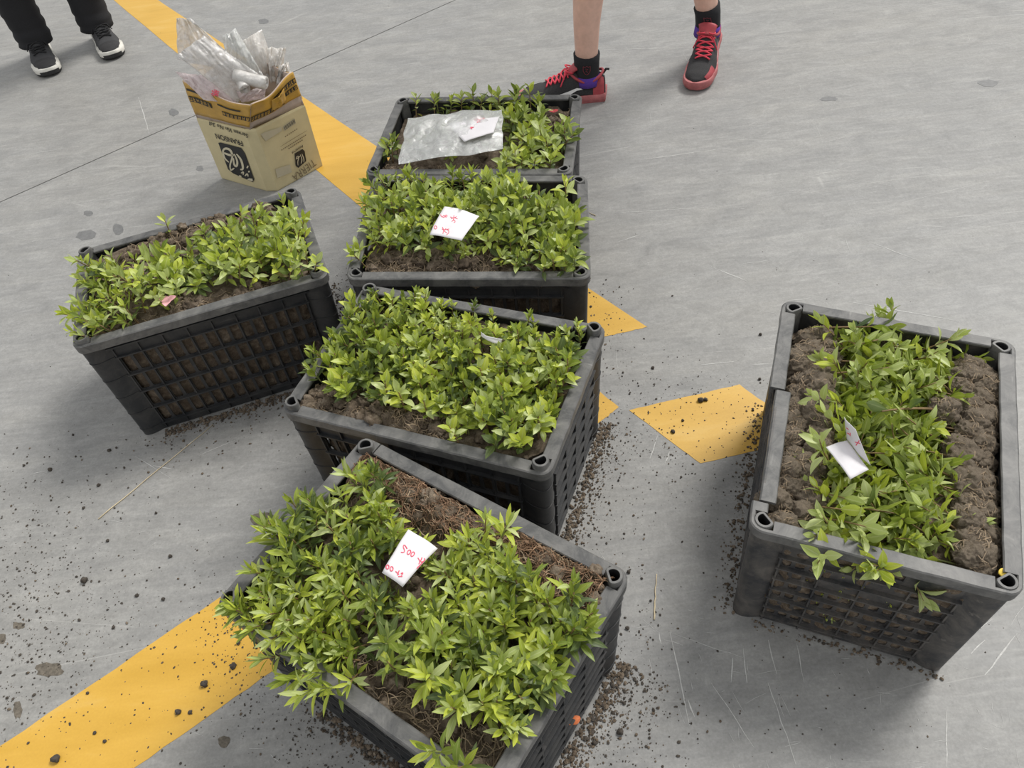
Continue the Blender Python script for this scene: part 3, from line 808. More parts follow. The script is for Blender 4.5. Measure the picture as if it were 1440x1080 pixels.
# person's own left/right: swap so that legs do not cross
s_ = Vector((.42, -.80, 0))
if (K1 - K2).dot(s_) < 0: J, B = figure(None, pel, (-.80, -.42), None, (K2, K1), (A2, A1), (-hd, (-1, .07, 0)), .050, .036)
J = {k: (pwi @ p, r_) for k, (p, r_) in J.items()}
bodyw = skin_body('body', J, B, 'pelvis', pw, M['skin'])
shell(bodyw, lambda c: .56 < c.z < 1.02 and abs(c.x) < .5, .012, 'shorts', M['shorts'], pw, .01)
shell(bodyw, lambda c: .97 < c.z < 1.40, .010, 'shirt', M['shirt'], pw, .01)
face_parts(bodyw, J, (-.80, -.42), pw)
for (h_, t_, A_, K_, sd, pit) in ((h1, t1, A1, K1, -1, 0), (h2, tt, A2, K2, 1, R(9.5))):
    shoe(pw, pwi @ shoe_matrix(h_, t_, pit), 'red', sd)
    up_ = (K_ - A_).normalized(); lo = A_ - Vector((0, 0, .055))
    sk = tube_between('sock', [pwi @ p for p in (lo, A_ - Vector((0, 0, .02)), A_ + up_ * .02, A_ + up_ * .046)], [.043, .0405, .041, .0425], M['sock'], pw)
    # purple foot of the sock below a crest
    tube_between('heel_band', [pwi @ (A_ - Vector((0, 0, q))) for q in (.052, .036, .021)], [.0445, .043, .0415], M['purple'], sk)
    nrm = (CAM - A_); nrm.z = 0; nrm.normalize(); sx = Vector((-nrm.y, nrm.x, 0)); mb = MB()
    for q in range(2):
        pts = [(-.011, .013), (-.005, .011), (0, .014), (.005, .011), (.011, .013), (.011, -.002), (.006, -.011), (0, -.015), (-.006, -.011), (-.011, -.002), (-.011, .013)] if q == 0 else [(-.004, .006), (.004, .004), (-.003, -.002), (.004, -.006)]
        c = A_ + up_ * .008
        mb.tube([pwi @ (c + sx * x + up_ * y + nrm * math.sqrt(max(.0001, .0422 ** 2 - x * x))) for x, y in pts], .0011, 4)
    mb.obj('crest', M['maroon'], sk)

# bystander in black trousers
pb = empty('person', (-1.64, 3.30, 0)); tag(pb, 'person in black trousers and charcoal shoes with white soles, beyond the cardboard box', 'person')
pbi = Matrix.Translation((1.64, -3.30, 0))
fd = Vector((.43, -.90, 0)).normalized()
T1, T2 = Vector((-1.627, 3.060, 0)), Vector((-1.404, 3.142, 0)); H1, H2 = T1 - fd * .285, T2 - fd * .285
B1, B2 = H1 + fd * .065 + Vector((0, 0, .105)), H2 + fd * .065 + Vector((0, 0, .105))
KB1, KB2 = B1 + Vector((.0, -.02, .40)), B2 + Vector((.045, -.02, .40))
pelb = Vector(((KB1.x + KB2.x) / 2, (KB1.y + KB2.y) / 2 + .06, .92))
J, B = figure(None, pelb, (fd.x, fd.y), None, (KB2, KB1), (B2, B1), (fd, fd), .036, .026)
J = {k: (pbi @ p, r_) for k, (p, r_) in J.items()}
bodyb = skin_body('body', J, B, 'pelvis', pb, M['skin'])
shell(bodyb, lambda c: .97 < c.z < 1.42, .010, 'shirt', M['shirt'], pb, .01)
face_parts(bodyb, J, (fd.x, fd.y), pb)
mb = MB()
for K_, A_, sg in ((KB1, B1, 'r'), (KB2, B2, 'l')):
    hip = pbi.inverted() @ J['hip' + sg][0] + Vector((0, 0, .06)); pts, rr = [], []
    seq = [(hip, .108), (hip.lerp(K_, .45), .096), (K_, .080), (K_.lerp(A_, .35), .078), (K_.lerp(A_, .7), .070), (A_ + fd * .010 + Vector((0, 0, .03)), .066), (A_ + fd * .018 - Vector((0, 0, .040)), .067)]
    fine = []
    for (p, a), (q, b) in zip(seq, seq[1:]):
        for k in range(5): fine.append((p.lerp(q, k / 5), a + (b - a) * k / 5))
    fine.append(seq[-1]); rings = []
    for n_, (p, r_) in enumerate(fine):
        low = max(0, 1 - p.z / .45)
        ring = []
        for k in range(28):
            t = 2 * math.pi * k / 28; fold = 1 + low * (.06 * math.sin(p.z * 150 + 2 * math.sin(t)) + .08 * nz((math.cos(t), math.sin(t), p.z * 9), 1.4, 2))
            ring.append(pbi @ (p + Vector((math.cos(t), math.sin(t), .12 * math.sin(t + 1) * low * .3)) * r_ * fold))
        rings.append(ring)
    mb.sweep(rings, True, True)
mb.obj('trousers', M['trouser'], pb, True)
shell(bodyb, lambda c: .78 < c.z < 1.0 and abs(c.x) < .5, .014, 'trouser_waist', M['trouser'], pb, .004)
for H_, T_, sd in ((H1, T1, -1), (H2, T2, 1)): shoe(pb, pbi @ shoe_matrix(H_, T_, 0), 'black', sd)

# ------------------------------------------------------------------ cardboard box, tape, print
BL, BR, BF = Vector((-.8199, 2.1725, 0)), Vector((-.5041, 2.1725, 0)), Vector((-.6463, 2.0488, 0))
BB = BL + BR - BF
BF1 = BF + (BL - BF) * .13 + Vector((.004, .004, 0)); BF2 = BF + (BR - BF) * .10 + Vector((0, .003, 0))
box = empty('cardboard_box', ((BL + BR) / 2).to_tuple()); tag(box, 'cream cardboard box stood upside down, raised flaps bound with yellow brown tape', 'box')
bo = box.location.copy()
ZF, plan = .207, [BL, BF1, BF2, BR, BB]
ctr = (BL + BR) / 2
def bz(p, z): return Vector((p.x, p.y, z)) - bo
mb = MB(); th = .005
rings = []
for z, gr in ((.0006, 0), (.004, .001), (ZF * .5, .0015), (ZF - .006, .002), (ZF, .0)):
    rings.append([bz(p + (p - ctr).normalized() * gr, z) for p in plan])
rings += [[bz(p - (p - ctr).normalized() * th, z) for p in plan] for z in (ZF, .006)]
mb.sweep(rings, True, True); bodyx = mb.obj('box_body', M['card'], box)
# raised flaps, one per side, leaning as taped
RL, RF, RR = at(257.6, 115.4, .316), at(354, 150, .283), at(412, 102, .304)
RB = Vector((BB.x, BB.y, .31)) + Vector((.006, 0, 0))
lo5 = [BL, BF1.lerp(BF2, .5), BR, BB]; hi4 = [RL, RF, RR, RB]
def flap_pt(i, s, t, off=0.0):
    a, b = lo5[i], lo5[(i + 1) % 4]; c, d = hi4[i], hi4[(i + 1) % 4]
    lo_ = Vector((a.x, a.y, ZF - .002)).lerp(Vector((b.x, b.y, ZF - .002)), s); hi_ = c.lerp(d, s)
    hi_ = hi_ + Vector((0, 0, .006 * math.sin(s * 7 + i * 2)))
    p = lo_.lerp(hi_, t)
    n_ = (Vector((b.x - a.x, b.y - a.y, 0))).cross(Vector((0, 0, 1))).normalized()
    if n_.dot(p - ctr) < 0: n_ = -n_
    bul = .006 * math.sin(math.pi * s) * t + .003 * nz(p, 16, i)
    return p + n_ * (bul + off) - bo
for i in range(4):
    mb = MB(); mb.grid(lambda s, t, i=i: flap_pt(i, s, t, 0), 14, 6, .0035)
    mb.obj('box_flap', M['card_in'], box, True)
for i, (ta, tb) in enumerate(((.12, 1.0), (.30, 1.0), (.2, 1.0), (.2, 1.0))):
    mb = MB(); mb.grid(lambda s, t, i=i: flap_pt(i, s, (ta + (.22 * s if i == 0 else -.1 + .05 * s) * 0) + (tb - ta) * t, .0022 + .0016 * nz((s * 9, t * 4, i), 1.0, 4)), 26, 9, .0006)
    tp = mb.obj('tape', M['tape'], box, True)
    def strip(s0, s1, t0, t1, mat, name, off=.0040):
        m2 = MB(); m2.grid(lambda s, t: flap_pt(i, s0 + (s1 - s0) * s, t0 + (t1 - t0) * t, off), 8, 2); return m2.obj(name, M[mat], tp, True)
    rows = {0: [(.02, .40, .50, .66), (.55, 1.0, .38, .54), (.03, .3, .80, .86), (.5, .85, .70, .76)], 1: [(0.0, .66, .34, .52), (.46, .99, .70, .84), (.70, .98, .52, .64)], 2: [(.1, .9, .4, .6)], 3: [(.1, .9, .4, .6)]}[i]
    for (s0, s1, t0, t1) in rows:
        strip(s0, s1, t0, t1, 'black', 'tape_print')
        if t1 - t0 > .11:
            n_ = max(3, int((s1 - s0) * 17)); m2 = MB()
            for k in range(n_):
                a = s0 + (s1 - s0) * (k + .18) / n_; b = a + (s1 - s0) * .62 / n_
                for (x0, x1, y0, y1) in ((0, 1, .15, .27), (0, .2, .2, .85), (.42, .6, .15, .9), (.8, 1, .3, .85), (.1, .9, .52, .62)):
                    if rnd.random() < .25: continue
                    m2.grid(lambda s, t: flap_pt(i, a + (b - a) * (x0 + (x1 - x0) * s), t0 + (t1 - t0) * (y0 + (y1 - y0) * t), .0047), 1, 1)
            m2.obj('tape_print', M['tape'], tp)
# a crumpled fold of loose tape on the right side
mb = MB(); mb.grid(lambda s, t: flap_pt(1, .40 + .30 * s, .42 + .40 * t, .006 + .007 * math.sin(3.1 * s) * (1 + .8 * nz((s * 6, t * 6, 0), 1, 3))), 14, 10, .0005); mb.obj('loose_tape', M['tape'], box, True)

FACES = {'L': (BL, BF1), 'R': (BF2, BR)}
def fpt(fc, s, t, off=.0032):
    a, b = FACES[fc]; n_ = (b - a).cross(Vector((0, 0, 1))).normalized()
    if n_.dot(a - ctr) < 0: n_ = -n_
    return a.lerp(b, s) + Vector((0, 0, t)) + n_ * off - bo
def fst(fc, u, w):
    a, b = FACES[fc]; n_ = (b - a).cross(Vector((0, 0, 1))).normalized()
    p = at_plane(u, w, a, n_); return ((p - a).dot(b - a) / (b - a).length_squared, p.z)
Z6 = lambda x, y: (290 + x / 8.47, 160 + y / 8.47)
def print_poly(fc, pts, mat, name, off=.0032):
    q = [fst(fc, *Z6(*p)) for p in pts]; mb = MB(); mb.add([fpt(fc, s, t, off) for s, t in q], [tuple(range(len(q)))]); return mb.obj(name, M[mat], box)
def print_line(fc, pts, wpx, mat, name, off=.0040):
    mb = MB()
    for line in pts:
        v_ = []
        # smooth the line a little
        P_ = [Vector(p) for p in line]
        for _ in range(2):
            n2 = [P_[0]]
            for a, b in zip(P_, P_[1:]): n2 += [a.lerp(b, .25), a.lerp(b, .75)]
            P_ = n2 + [P_[-1]]
        for i, p in enumerate(P_):
            d = (P_[min(i + 1, len(P_) - 1)] - P_[max(i - 1, 0)]).normalized(); nn = Vector((-d.y, d.x)) * wpx * (.35 + .65 * math.sin(math.pi * (i + .5) / len(P_)))
            for e in (p - nn, p + nn): v_.append(fpt(fc, *fst(fc, *Z6(*e)), off))
        mb.add(v_, [(2 * i, 2 * i + 2, 2 * i + 3, 2 * i + 1) for i in range(len(P_) - 1)])
    return mb.obj(name, M[mat], box)
def print_text(fc, body, p_start, p_end, mat, name, stretch=1.0, shear=0.0, bold=.0, off=.0036):
    """flat lettering upside down on the box, from the first letter's place to the last's"""
    cu = bpy.data.curves.new('lettering', 'FONT'); cu.body = body; cu.align_x = 'LEFT'; cu.resolution_u = 3; cu.shear = shear; cu.offset = bold
    ob = bpy.data.objects.new('lettering', cu); me = ob.to_mesh()
    (s0, t0), (s1, t1) = fst(fc, *Z6(*p_start)), fst(fc, *Z6(*p_end)); ln = (FACES[fc][1] - FACES[fc][0]).length
    xs = [v.co.x for v in me.vertices]; x0, x1 = min(xs), max(xs)
    dx, dt = (s1 - s0) * ln, t1 - t0; k = math.hypot(dx, dt) / (x1 - x0); ax = Vector((dx, dt)).normalized(); ay = Vector((-ax.y, ax.x))
    mb = MB(); vs = []
    for v in me.vertices:
        q = ax * ((v.co.x - x0) * k) + ay * (v.co.y * k * stretch); vs.append(fpt(fc, s0 + q.x / ln, t0 + q.y, off))
    mb.add(vs, [tuple(p.vertices) for p in me.polygons]); ob.to_mesh_clear(); bpy.data.objects.remove(ob)
    return mb.obj(name, M[mat], box)
print_poly('L', [(152, 340), (175, 335), (425, 400), (470, 470), (578, 775), (560, 808), (330, 705), (268, 655)], 'black', 'emblem')
print_line('L', [[(300, 665), (290, 600), (330, 500), (300, 420), (240, 400), (205, 430), (225, 520), (280, 570)], [(215, 455), (300, 490), (345, 480)], [(345, 470), (385, 560), (375, 625), (340, 600), (335, 520)], [(370, 470), (430, 540), (455, 655), (415, 655)]], 13, 'cream', 'emblem_letter')
print_line('L', [[(300, 668), (345, 640)], [(425, 700), (455, 680), (450, 720)], [(470, 735), (500, 700), (510, 740)], [(495, 640), (510, 610)], [(515, 690), (525, 670)], [(400, 730), (430, 740)]], 9, 'cream', 'emblem_splash')
print_poly('L', [(520, 760), (560, 765), (566, 790), (552, 797), (495, 775)], 'cream', 'emblem_corner', .0038)
print_text('L', 'FRANSON', (430, 318), (108, 226), 'black', 'lettering', 1.05, 0, .012)
print_text('L', 'Serven Vin No 3dl', (505, 236), (28, 78), 'black', 'lettering', 1.0, .35, .01)
print_poly('R', [(1045, 470), (1140, 415), (1165, 440), (1185, 560), (1090, 640), (1060, 615)], 'black', 'emblem')
print_line('R', [[(1085, 610), (1080, 560), (1100, 500), (1070, 500), (1060, 540)], [(1070, 530), (1110, 500)], [(1110, 480), (1135, 540), (1120, 590)], [(1130, 470), (1155, 530), (1155, 575)]], 5, 'cream', 'emblem_letter')
print_text('R', 'TIERRA', (1268, 530), (1010, 735), 'grey_print', 'lettering', 1.3)
print_text('R', 'Reserva', (1140, 365), (1010, 455), 'black', 'lettering', .8, .2, .01)
print_line('R', [[(1190, 195), (1030, 290), (870, 390)]], 2.5, 'grey_print', 'print_rule')
print_line('R', [[(x, 300 + (1150 - x) * .62), (x - 16, 310 + (1150 - x) * .62)] for x in range(1140, 980, -22)] + [[(x, 240 + (1190 - x) * .62), (x - 14, 249 + (1190 - x) * .62)] for x in range(1180, 890, -20)] + [[(x, 170 + (1080 - x) * .66), (x - 14, 179 + (1080 - x) * .66)] for x in range(1075, 930, -22)], 6, 'grey_print', 'print_rows')
print_poly('R', [(905, 150), (1045, 50), (1060, 110), (920, 205)], 'white_label', 'barcode_label')
print_line('R', [[(905 + k * 13, 150 - k * 9.3), (920 + k * 13, 200 - k * 9.3)] for k in range(1, 11)], 3.2, 'black', 'barcode', .0042)
print_poly('R', [(690, 215), (890, 150), (890, 200), (700, 320), (640, 240)], 'white_label', 'torn_paper', .0036)
print_poly('R', [(815, 655), (990, 600), (1015, 690), (840, 760)], 'white_label', 'faint_patch', .0034)

# plastic bags and rolls standing in the box
def bag(px, plane_p, n_, label, mat, name='plastic_bag', wr=.010, nu=26, nv=26, bulge=.02, seed=0, sc=18):
    """a crumpled sheet bag through four pictured corners (top-start, top-end, foot-end, foot-start)"""
    pts = [at_plane(u, w, plane_p[k] if isinstance(plane_p, list) else plane_p, Vector(n_)) for k, (u, w) in enumerate(px)]
    nn = Vector(n_).normalized()
    if nn.dot(CAM - pts[0]) < 0: nn = -nn
    def P(a, b):
        p = pts[0] * ((1 - a) * (1 - b)) + pts[1] * (a * (1 - b)) + pts[2] * (a * b) + pts[3] * ((1 - a) * b)
        f_ = nz((a * 1.3, b * .35, 0), 3.2, seed); r_ = 1 - abs(nz((a * 2.2 + b * .8, b * .6, 0), 4.0, seed + 5)) * 2
        e = math.sin(math.pi * a) * math.sin(math.pi * min(1, b + .15))
        return p + nn * (bulge * e + wr * (f_ + .7 * r_) + wr * .3 * nz(p, sc * 4, seed)) + Vector((0, 0, wr * .4 * nz((a * 5, b * 5, 1), 1, seed)))
    mb = MB(); mb.grid(P, nu, nv, .0004); o = mb.obj(name, M[mat], None, True); tag(o, label, 'bag', 'bags in the cardboard box'); return o
nb = (.25, -.93, .28)
c0 = Vector((-.665, 2.17, .30))
bag([(248, 24), (270, 27), (352, 104), (250, 84)], c0 + Vector((0, -.01, 0)), nb, 'tall thin clear plastic bag fanning out highest from the cardboard box', 'film_clear', seed=1, wr=.014, bulge=.015)
bag([(249, 77), (286, 50), (364, 104), (334, 146)], c0 + Vector((0, -.035, 0)), nb, 'clear plastic bag with a pinkish folded edge, low in the cardboard box', 'film_clear', seed=12, wr=.010)
pb_ = bag([(258, 112), (282, 104), (338, 147), (286, 140)], c0 + Vector((-.01, -.045, 0)), nb, 'pinkish white bag with a red character, tucked along the taped flap', 'film_pink', seed=3, wr=.006, bulge=.008)
bag([(312, 50), (331, 40), (372, 108), (325, 112)], c0 + Vector((.01, .02, 0)), nb, 'shiny clear plastic bag with a twisted top in the middle of the box', 'film', seed=4, wr=.012)
bag([(338, 58), (368, 41), (392, 112), (362, 112)], c0 + Vector((.01, .06, 0)), nb, 'smooth milky plastic sheet with a rounded top at the back of the box', 'film_milky', seed=5, wr=.006, bulge=.035)
bag([(374, 67), (402, 66), (396, 112), (380, 116)], c0 + Vector((.015, .045, 0)), nb, 'milky plastic bag with a square-cut corner beside the rounded sheet', 'film_milky', seed=6, wr=.010)
bag([(392, 92), (405, 86), (410, 108), (388, 120)], c0 + Vector((.02, .02, 0)), nb, 'small crumpled milky bag against the taped side flap', 'film_milky', seed=8, wr=.012)
bag([(247, 101), (276, 104), (296, 122), (262, 116)], c0 + Vector((0, -.02, 0)), nb, 'flat white bag edge poking out over the box corner', 'film_pink', seed=9, wr=.005)
# red character on the pinkish bag
mb = MB(); nn_ = Vector(nb).normalized(); nn_ = nn_ if nn_.dot(CAM - c0) > 0 else -nn_
Z7 = lambda x, y: (235 + x / 7.579, 15 + y / 7.579)
for line in ([(480, 850), (495, 870)], [(470, 890), (490, 880)], [(505, 840), (515, 870)], [(530, 845), (520, 880)], [(495, 870), (555, 865)], [(500, 890), (550, 885)], [(525, 870), (505, 910)], [(520, 890), (545, 912)], [(480, 905), (500, 895)]):
    mb.tube([at_plane(*Z7(*p), c0 + Vector((-.01, -.045, 0)) + nn_ * .014, Vector(nb)) for p in line], .0016, 4)
mb.obj('red_character', M['ink'], pb_)
def roll(name, p0, p1, r0, label, mat, turns=3.5):
    """loosely wound roll of bags"""
    d = (p1 - p0).normalized(); a = d.orthogonal().normalized(); b = d.cross(a); mb = MB(); n = int(turns * 18)
    def ring(t): ang = 2 * math.pi * turns * t; r_ = r0 * (.25 + .75 * t); return a * math.cos(ang) * r_ + b * math.sin(ang) * r_
    mb.grid(lambda t, s: p0.lerp(p1, s) + ring(t) * (1 + .05 * math.sin(s * 9)), n, 5, .0006)
    o = mb.obj(name, M[mat], None, True); return tag(o, label, 'bag', 'bags in the cardboard box')
roll('bag_roll', at_plane(330, 106, c0 + Vector((0, -.05, 0)), Vector(nb)), at_plane(375, 117, c0 + Vector((.01, -.085, 0)), Vector(nb)), .019, 'white rolled-up bag lying across the box, open end towards the taped side', 'film_milky')
roll('bag_roll', at_plane(338, 112, c0 + Vector((0, -.05, 0)), Vector(nb)), at_plane(345, 126, c0 + Vector((0, -.085, 0)), Vector(nb)), .016, 'small tightly rolled bag showing its swirl end in the box', 'film_milky', 4)
bag([(332, 128), (374, 122), (372, 138), (340, 144)], c0 + Vector((0, -.05, -.01)), nb, 'folded milky bags packed low at the front corner of the box', 'film_pink', seed=10, wr=.008)


# ------------------------------------------------------------------ soil in the crates
def soil_top(key, u, v):
    base = SOILZ[key](u, v)
    x, y = u * CL, v * CW
    return CH + base + .010 * nz((x, y, 0), 22, ord(key)) + .006 * nz((x, y, 0), 60, ord(key) + 3) + .0035 * nz((x, y, 0), 150, ord(key))
SOILZ = {
    'A': lambda u, v: -.022 + .012 * (v > .8) + (-.02 if u > .85 and v > .8 else 0),
    'B': lambda u, v: -.034 + .010 * (u > .82 and v > .35) + .008 * (v < .2),
    'C': lambda u, v: -.024 - (.05 if u > .72 and v > .72 else 0),
    'D': lambda u, v: -.024 + .006 * (v < .25),
    'E': lambda u, v: -.024 + .016 * max(0, min(1, (v - .72) / .1)) * (1 if u > .04 else 0) - (.03 if u < .08 and v < .3 else 0),
    'F': lambda u, v: -.040,
}
def make_soil(key, label):
    cr, root = CR[key]
    o = empty('soil_fill', cr.c, cr.rz)
    tag(o, label, 'soil', None, 'stuff')
    mb = MB(); nu, nv = 92, 66; i0 = {'F': .0172, 'A': .0265}.get(key, .025); cut = .034
    def XY(u, v):
        x, y = (u - .5) * (CL - 2 * i0), (v - .5) * (CW - 2 * i0)
        ax, ay = CL / 2 - i0 - abs(x), CW / 2 - i0 - abs(y)
        if ax + ay < cut:
            k = (cut - ax - ay) / 2; x -= math.copysign(k, x); y -= math.copysign(k, y)
        return x, y
    mb.grid(lambda u, v: cr.f(*XY(u, v), soil_top(key, XY(u, v)[0] / CL + .5, XY(u, v)[1] / CW + .5)), nu, nv)
    # sides, lumpy, seen through the wall windows
    per = [(k / 80, 0) for k in range(80)] + [(1, k / 58) for k in range(58)] + [(1 - k / 80, 1) for k in range(80)] + [(0, 1 - k / 58) for k in range(58)]
    lv = 30; vs = []
    for j in range(lv + 1):
        for (u, v) in per:
            x, y = XY(u, v); zt = soil_top(key, x / CL + .5, y / CW + .5); z = .0065 + (zt - .0065) * j / lv
            e = .011 * nz((x, y, z), 38, 5) + .005 * nz((x, y, z), 110, 2) if 0 < j < lv else 0
            lim = (x / (CL / 2), y / (CW / 2))
            if abs(lim[0]) > abs(lim[1]) * .98 and abs(x) > CL / 2 - i0 - .002: x += math.copysign(e, x)
            elif abs(y) > CW / 2 - i0 - .002: y += math.copysign(e, y)
            vs.append(cr.f(x, y, z))
    n = len(per)
    mb.add(vs, [(j * n + k, j * n + (k + 1) % n, (j + 1) * n + (k + 1) % n, (j + 1) * n + k) for j in range(lv) for k in range(n)])
    s = mb.obj('soil_body', M['soil'], o, True); s['kind'] = 'stuff'
    return o
SOIL = {}
SOIL['A'] = make_soil('A', 'brown crumbly soil filling the crate by the cardboard box')
SOIL['B'] = make_soil('B', 'brown soil under the seedlings in the back crate with the clear bag')
SOIL['C'] = make_soil('C', 'brown soil showing at the front edge of the crate with the square note')
SOIL['D'] = make_soil('D', 'brown soil showing along the front rim of the crate with the cracked back rim')
SOIL['E'] = make_soil('E', 'root-matted reddish brown soil in the front crate with leaves over its rim')
SOIL['F'] = make_soil('F', 'brown soil low in the lone crate under the laid-flat seedlings')

def clods(key, zones, n, size=(.006, .016), mat='soil'):
    """loose lumps lying on the soil, one joined piece"""
    cr, root = CR[key]; mb = MB()
    for _ in range(n):
        u0, u1, v0, v1 = rnd.choice(zones); u, v = rnd.uniform(u0, u1), rnd.uniform(v0, v1)
        r0 = rnd.uniform(*size) * rnd.uniform(.6, 1)
        z = soil_top(key, u, v)
        c = Vector(((u - .5) * CL, (v - .5) * CW, z + r0 * .2))
        bm = bmesh.new(); bmesh.ops.create_icosphere(bm, subdivisions=3, radius=1)
        sd = rnd.uniform(0, 50)
        vs = []
        for q in bm.verts:
            k = r0 * (1 + .55 * nz(q.co, 1.4, sd) + .40 * nz(q.co, 3, sd) + .25 * nz(q.co, 7, sd))
            p = q.co * k; vs.append(cr.f(c.x + p.x, c.y + p.y, c.z + p.z * .8))
        mb.add(vs, [[w_.index for w_ in f_.verts] for f_ in bm.faces]); bm.free()
    o = mb.obj('soil_lumps', M[mat], SOIL[key], True); o['kind'] = 'stuff'

def fibres(key, zones, n, mat='fibre', ln=(.02, .05), up=.012):
    cr, root = CR[key]; mb = MB()
    for _ in range(n):
        u0, u1, v0, v1 = rnd.choice(zones); u, v = rnd.uniform(u0, u1), rnd.uniform(v0, v1)
        p = Vector(((u - .5) * CL, (v - .5) * CW, soil_top(key, u, v) + .002)); a = rnd.uniform(0, 6.28); L_ = rnd.uniform(*ln); k = 6; pts = []
        for i in range(k):
            t = i / (k - 1)
            pts.append(cr.f(p.x, p.y, p.z + up * rnd.uniform(.3, 1) * math.sin(math.pi * t)))
            a += rnd.uniform(-.9, .9); p = p + Vector((math.cos(a), math.sin(a), 0)) * (L_ / k)
            uu, vv = p.x / CL + .5, p.y / CW + .5
            p.x = max(-CL / 2 + .03, min(CL / 2 - .03, p.x)); p.y = max(-CW / 2 + .03, min(CW / 2 - .03, p.y))
            p.z = soil_top(key, p.x / CL + .5, p.y / CW + .5) + .001
        mb.tube(pts, rnd.uniform(.0003, .0008), 3, False)
    o = mb.obj('root_fibres', M[mat], SOIL[key], False, False); o['kind'] = 'stuff'

clods('A', [(.2, .9, .78, .94), (.3, .75, .05, .2), (.05, .9, .05, .9)], 170)
clods('B', [(.08, .6, .06, .2), (.82, .94, .4, .85), (.1, .9, .1, .9)], 120)
clods('C', [(.08, .62, .05, .25), (.7, .85, .05, .2), (.1, .9, .1, .8)], 170)
clods('D', [(.05, .6, .05, .22), (.05, .9, .05, .9)], 190)
clods('E', [(.08, .95, .78, .94), (.45, .95, .06, .3), (.05, .9, .05, .9)], 210)
fibres('A', [(.2, .9, .76, .94), (.2, .8, .05, .2)], 260)
fibres('B', [(.08, .6, .06, .2), (.82, .94, .4, .85)], 120)
fibres('C', [(.08, .62, .05, .25)], 220)
fibres('D', [(.05, .6, .05, .22)], 260)
fibres('E', [(.06, .97, .76, .95)], 700, 'fibre_red', (.03, .07), .016)
fibres('E', [(.06, .97, .76, .95), (.4, .95, .06, .3)], 420, 'fibre', (.03, .07), .014)

# ------------------------------------------------------------------ leaves and seedlings
def leaf_mesh(name, L_, W_, mat, curl, fold, twist=0.0, tipk=1.0):
    st = [(0, .10), (.08, .12), (.22, .55), (.42, .95), (.60, .97), (.80, .62), (1, .02)]
    vs, uv = [], []
    for t, w in st:
        w *= W_ / 2; y = L_ * t; a = curl * t
        yy = L_ * (math.sin(a) / curl if abs(curl) > 1e-3 else t); zz = -L_ * ((1 - math.cos(a)) / curl if abs(curl) > 1e-3 else 0)
        tw = twist * t
        for s_ in (-1, 0, 1):
            x = s_ * w * math.cos(fold); dz = abs(s_) * w * math.sin(fold)
            vs.append((x * math.cos(tw) - dz * math.sin(tw), yy - dz * math.sin(a) * .0, zz + dz * math.cos(tw) + x * math.sin(tw)))
            uv.append((.5 + s_ * .5, t))
    fs = []
    for i in range(len(st) - 1):
        b = i * 3
        fs += [(b, b + 1, b + 4, b + 3), (b + 1, b + 2, b + 5, b + 4)]
    me = bpy.data.meshes.new(name); me.from_pydata(vs, [], fs)
    l = me.uv_layers.new(name='leaf')
    for lp in me.loops: l.data[lp.index].uv = uv[lp.vertex_index]
    me.polygons.foreach_set('use_smooth', [True] * len(me.polygons)); me.materials.append(M[mat]); me.update()
    return me

SPEC = {  # leaf length, leaf width, number of leaves, stem height, material mix for lower / middle / top leaves
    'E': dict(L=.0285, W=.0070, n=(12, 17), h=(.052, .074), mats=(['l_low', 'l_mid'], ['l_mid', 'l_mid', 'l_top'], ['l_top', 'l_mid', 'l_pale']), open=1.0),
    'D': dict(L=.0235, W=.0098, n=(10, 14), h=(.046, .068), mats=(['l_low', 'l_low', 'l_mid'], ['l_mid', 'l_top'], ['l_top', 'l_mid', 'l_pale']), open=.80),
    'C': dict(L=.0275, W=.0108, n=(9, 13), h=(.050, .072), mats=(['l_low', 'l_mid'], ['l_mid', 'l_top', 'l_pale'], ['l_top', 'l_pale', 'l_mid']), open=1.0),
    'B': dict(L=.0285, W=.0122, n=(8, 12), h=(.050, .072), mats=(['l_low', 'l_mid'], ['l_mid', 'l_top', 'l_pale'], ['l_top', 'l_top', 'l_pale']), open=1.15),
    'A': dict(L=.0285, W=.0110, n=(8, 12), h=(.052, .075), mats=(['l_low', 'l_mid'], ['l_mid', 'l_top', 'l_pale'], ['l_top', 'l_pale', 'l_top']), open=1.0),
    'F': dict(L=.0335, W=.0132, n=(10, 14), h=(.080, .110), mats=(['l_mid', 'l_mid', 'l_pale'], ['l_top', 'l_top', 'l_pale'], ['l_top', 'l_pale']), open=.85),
}
LEAVES = {}
def get_leaf(key, mat, k):
    q = (key, mat, k)
    if q not in LEAVES:
        sp = SPEC[key]; rr = random.Random(hash(key + mat) % 999 + k * 7 + 1) if False else random.Random(sum(map(ord, key + mat)) + k * 7)
        LEAVES[q] = leaf_mesh('leaf', sp['L'], sp['W'] * rr.uniform(.85, 1.15), mat, (-.25, .35, .75, 1.1)[k], rr.uniform(.15, .5), rr.uniform(-.3, .3))
    return LEAVES[q]

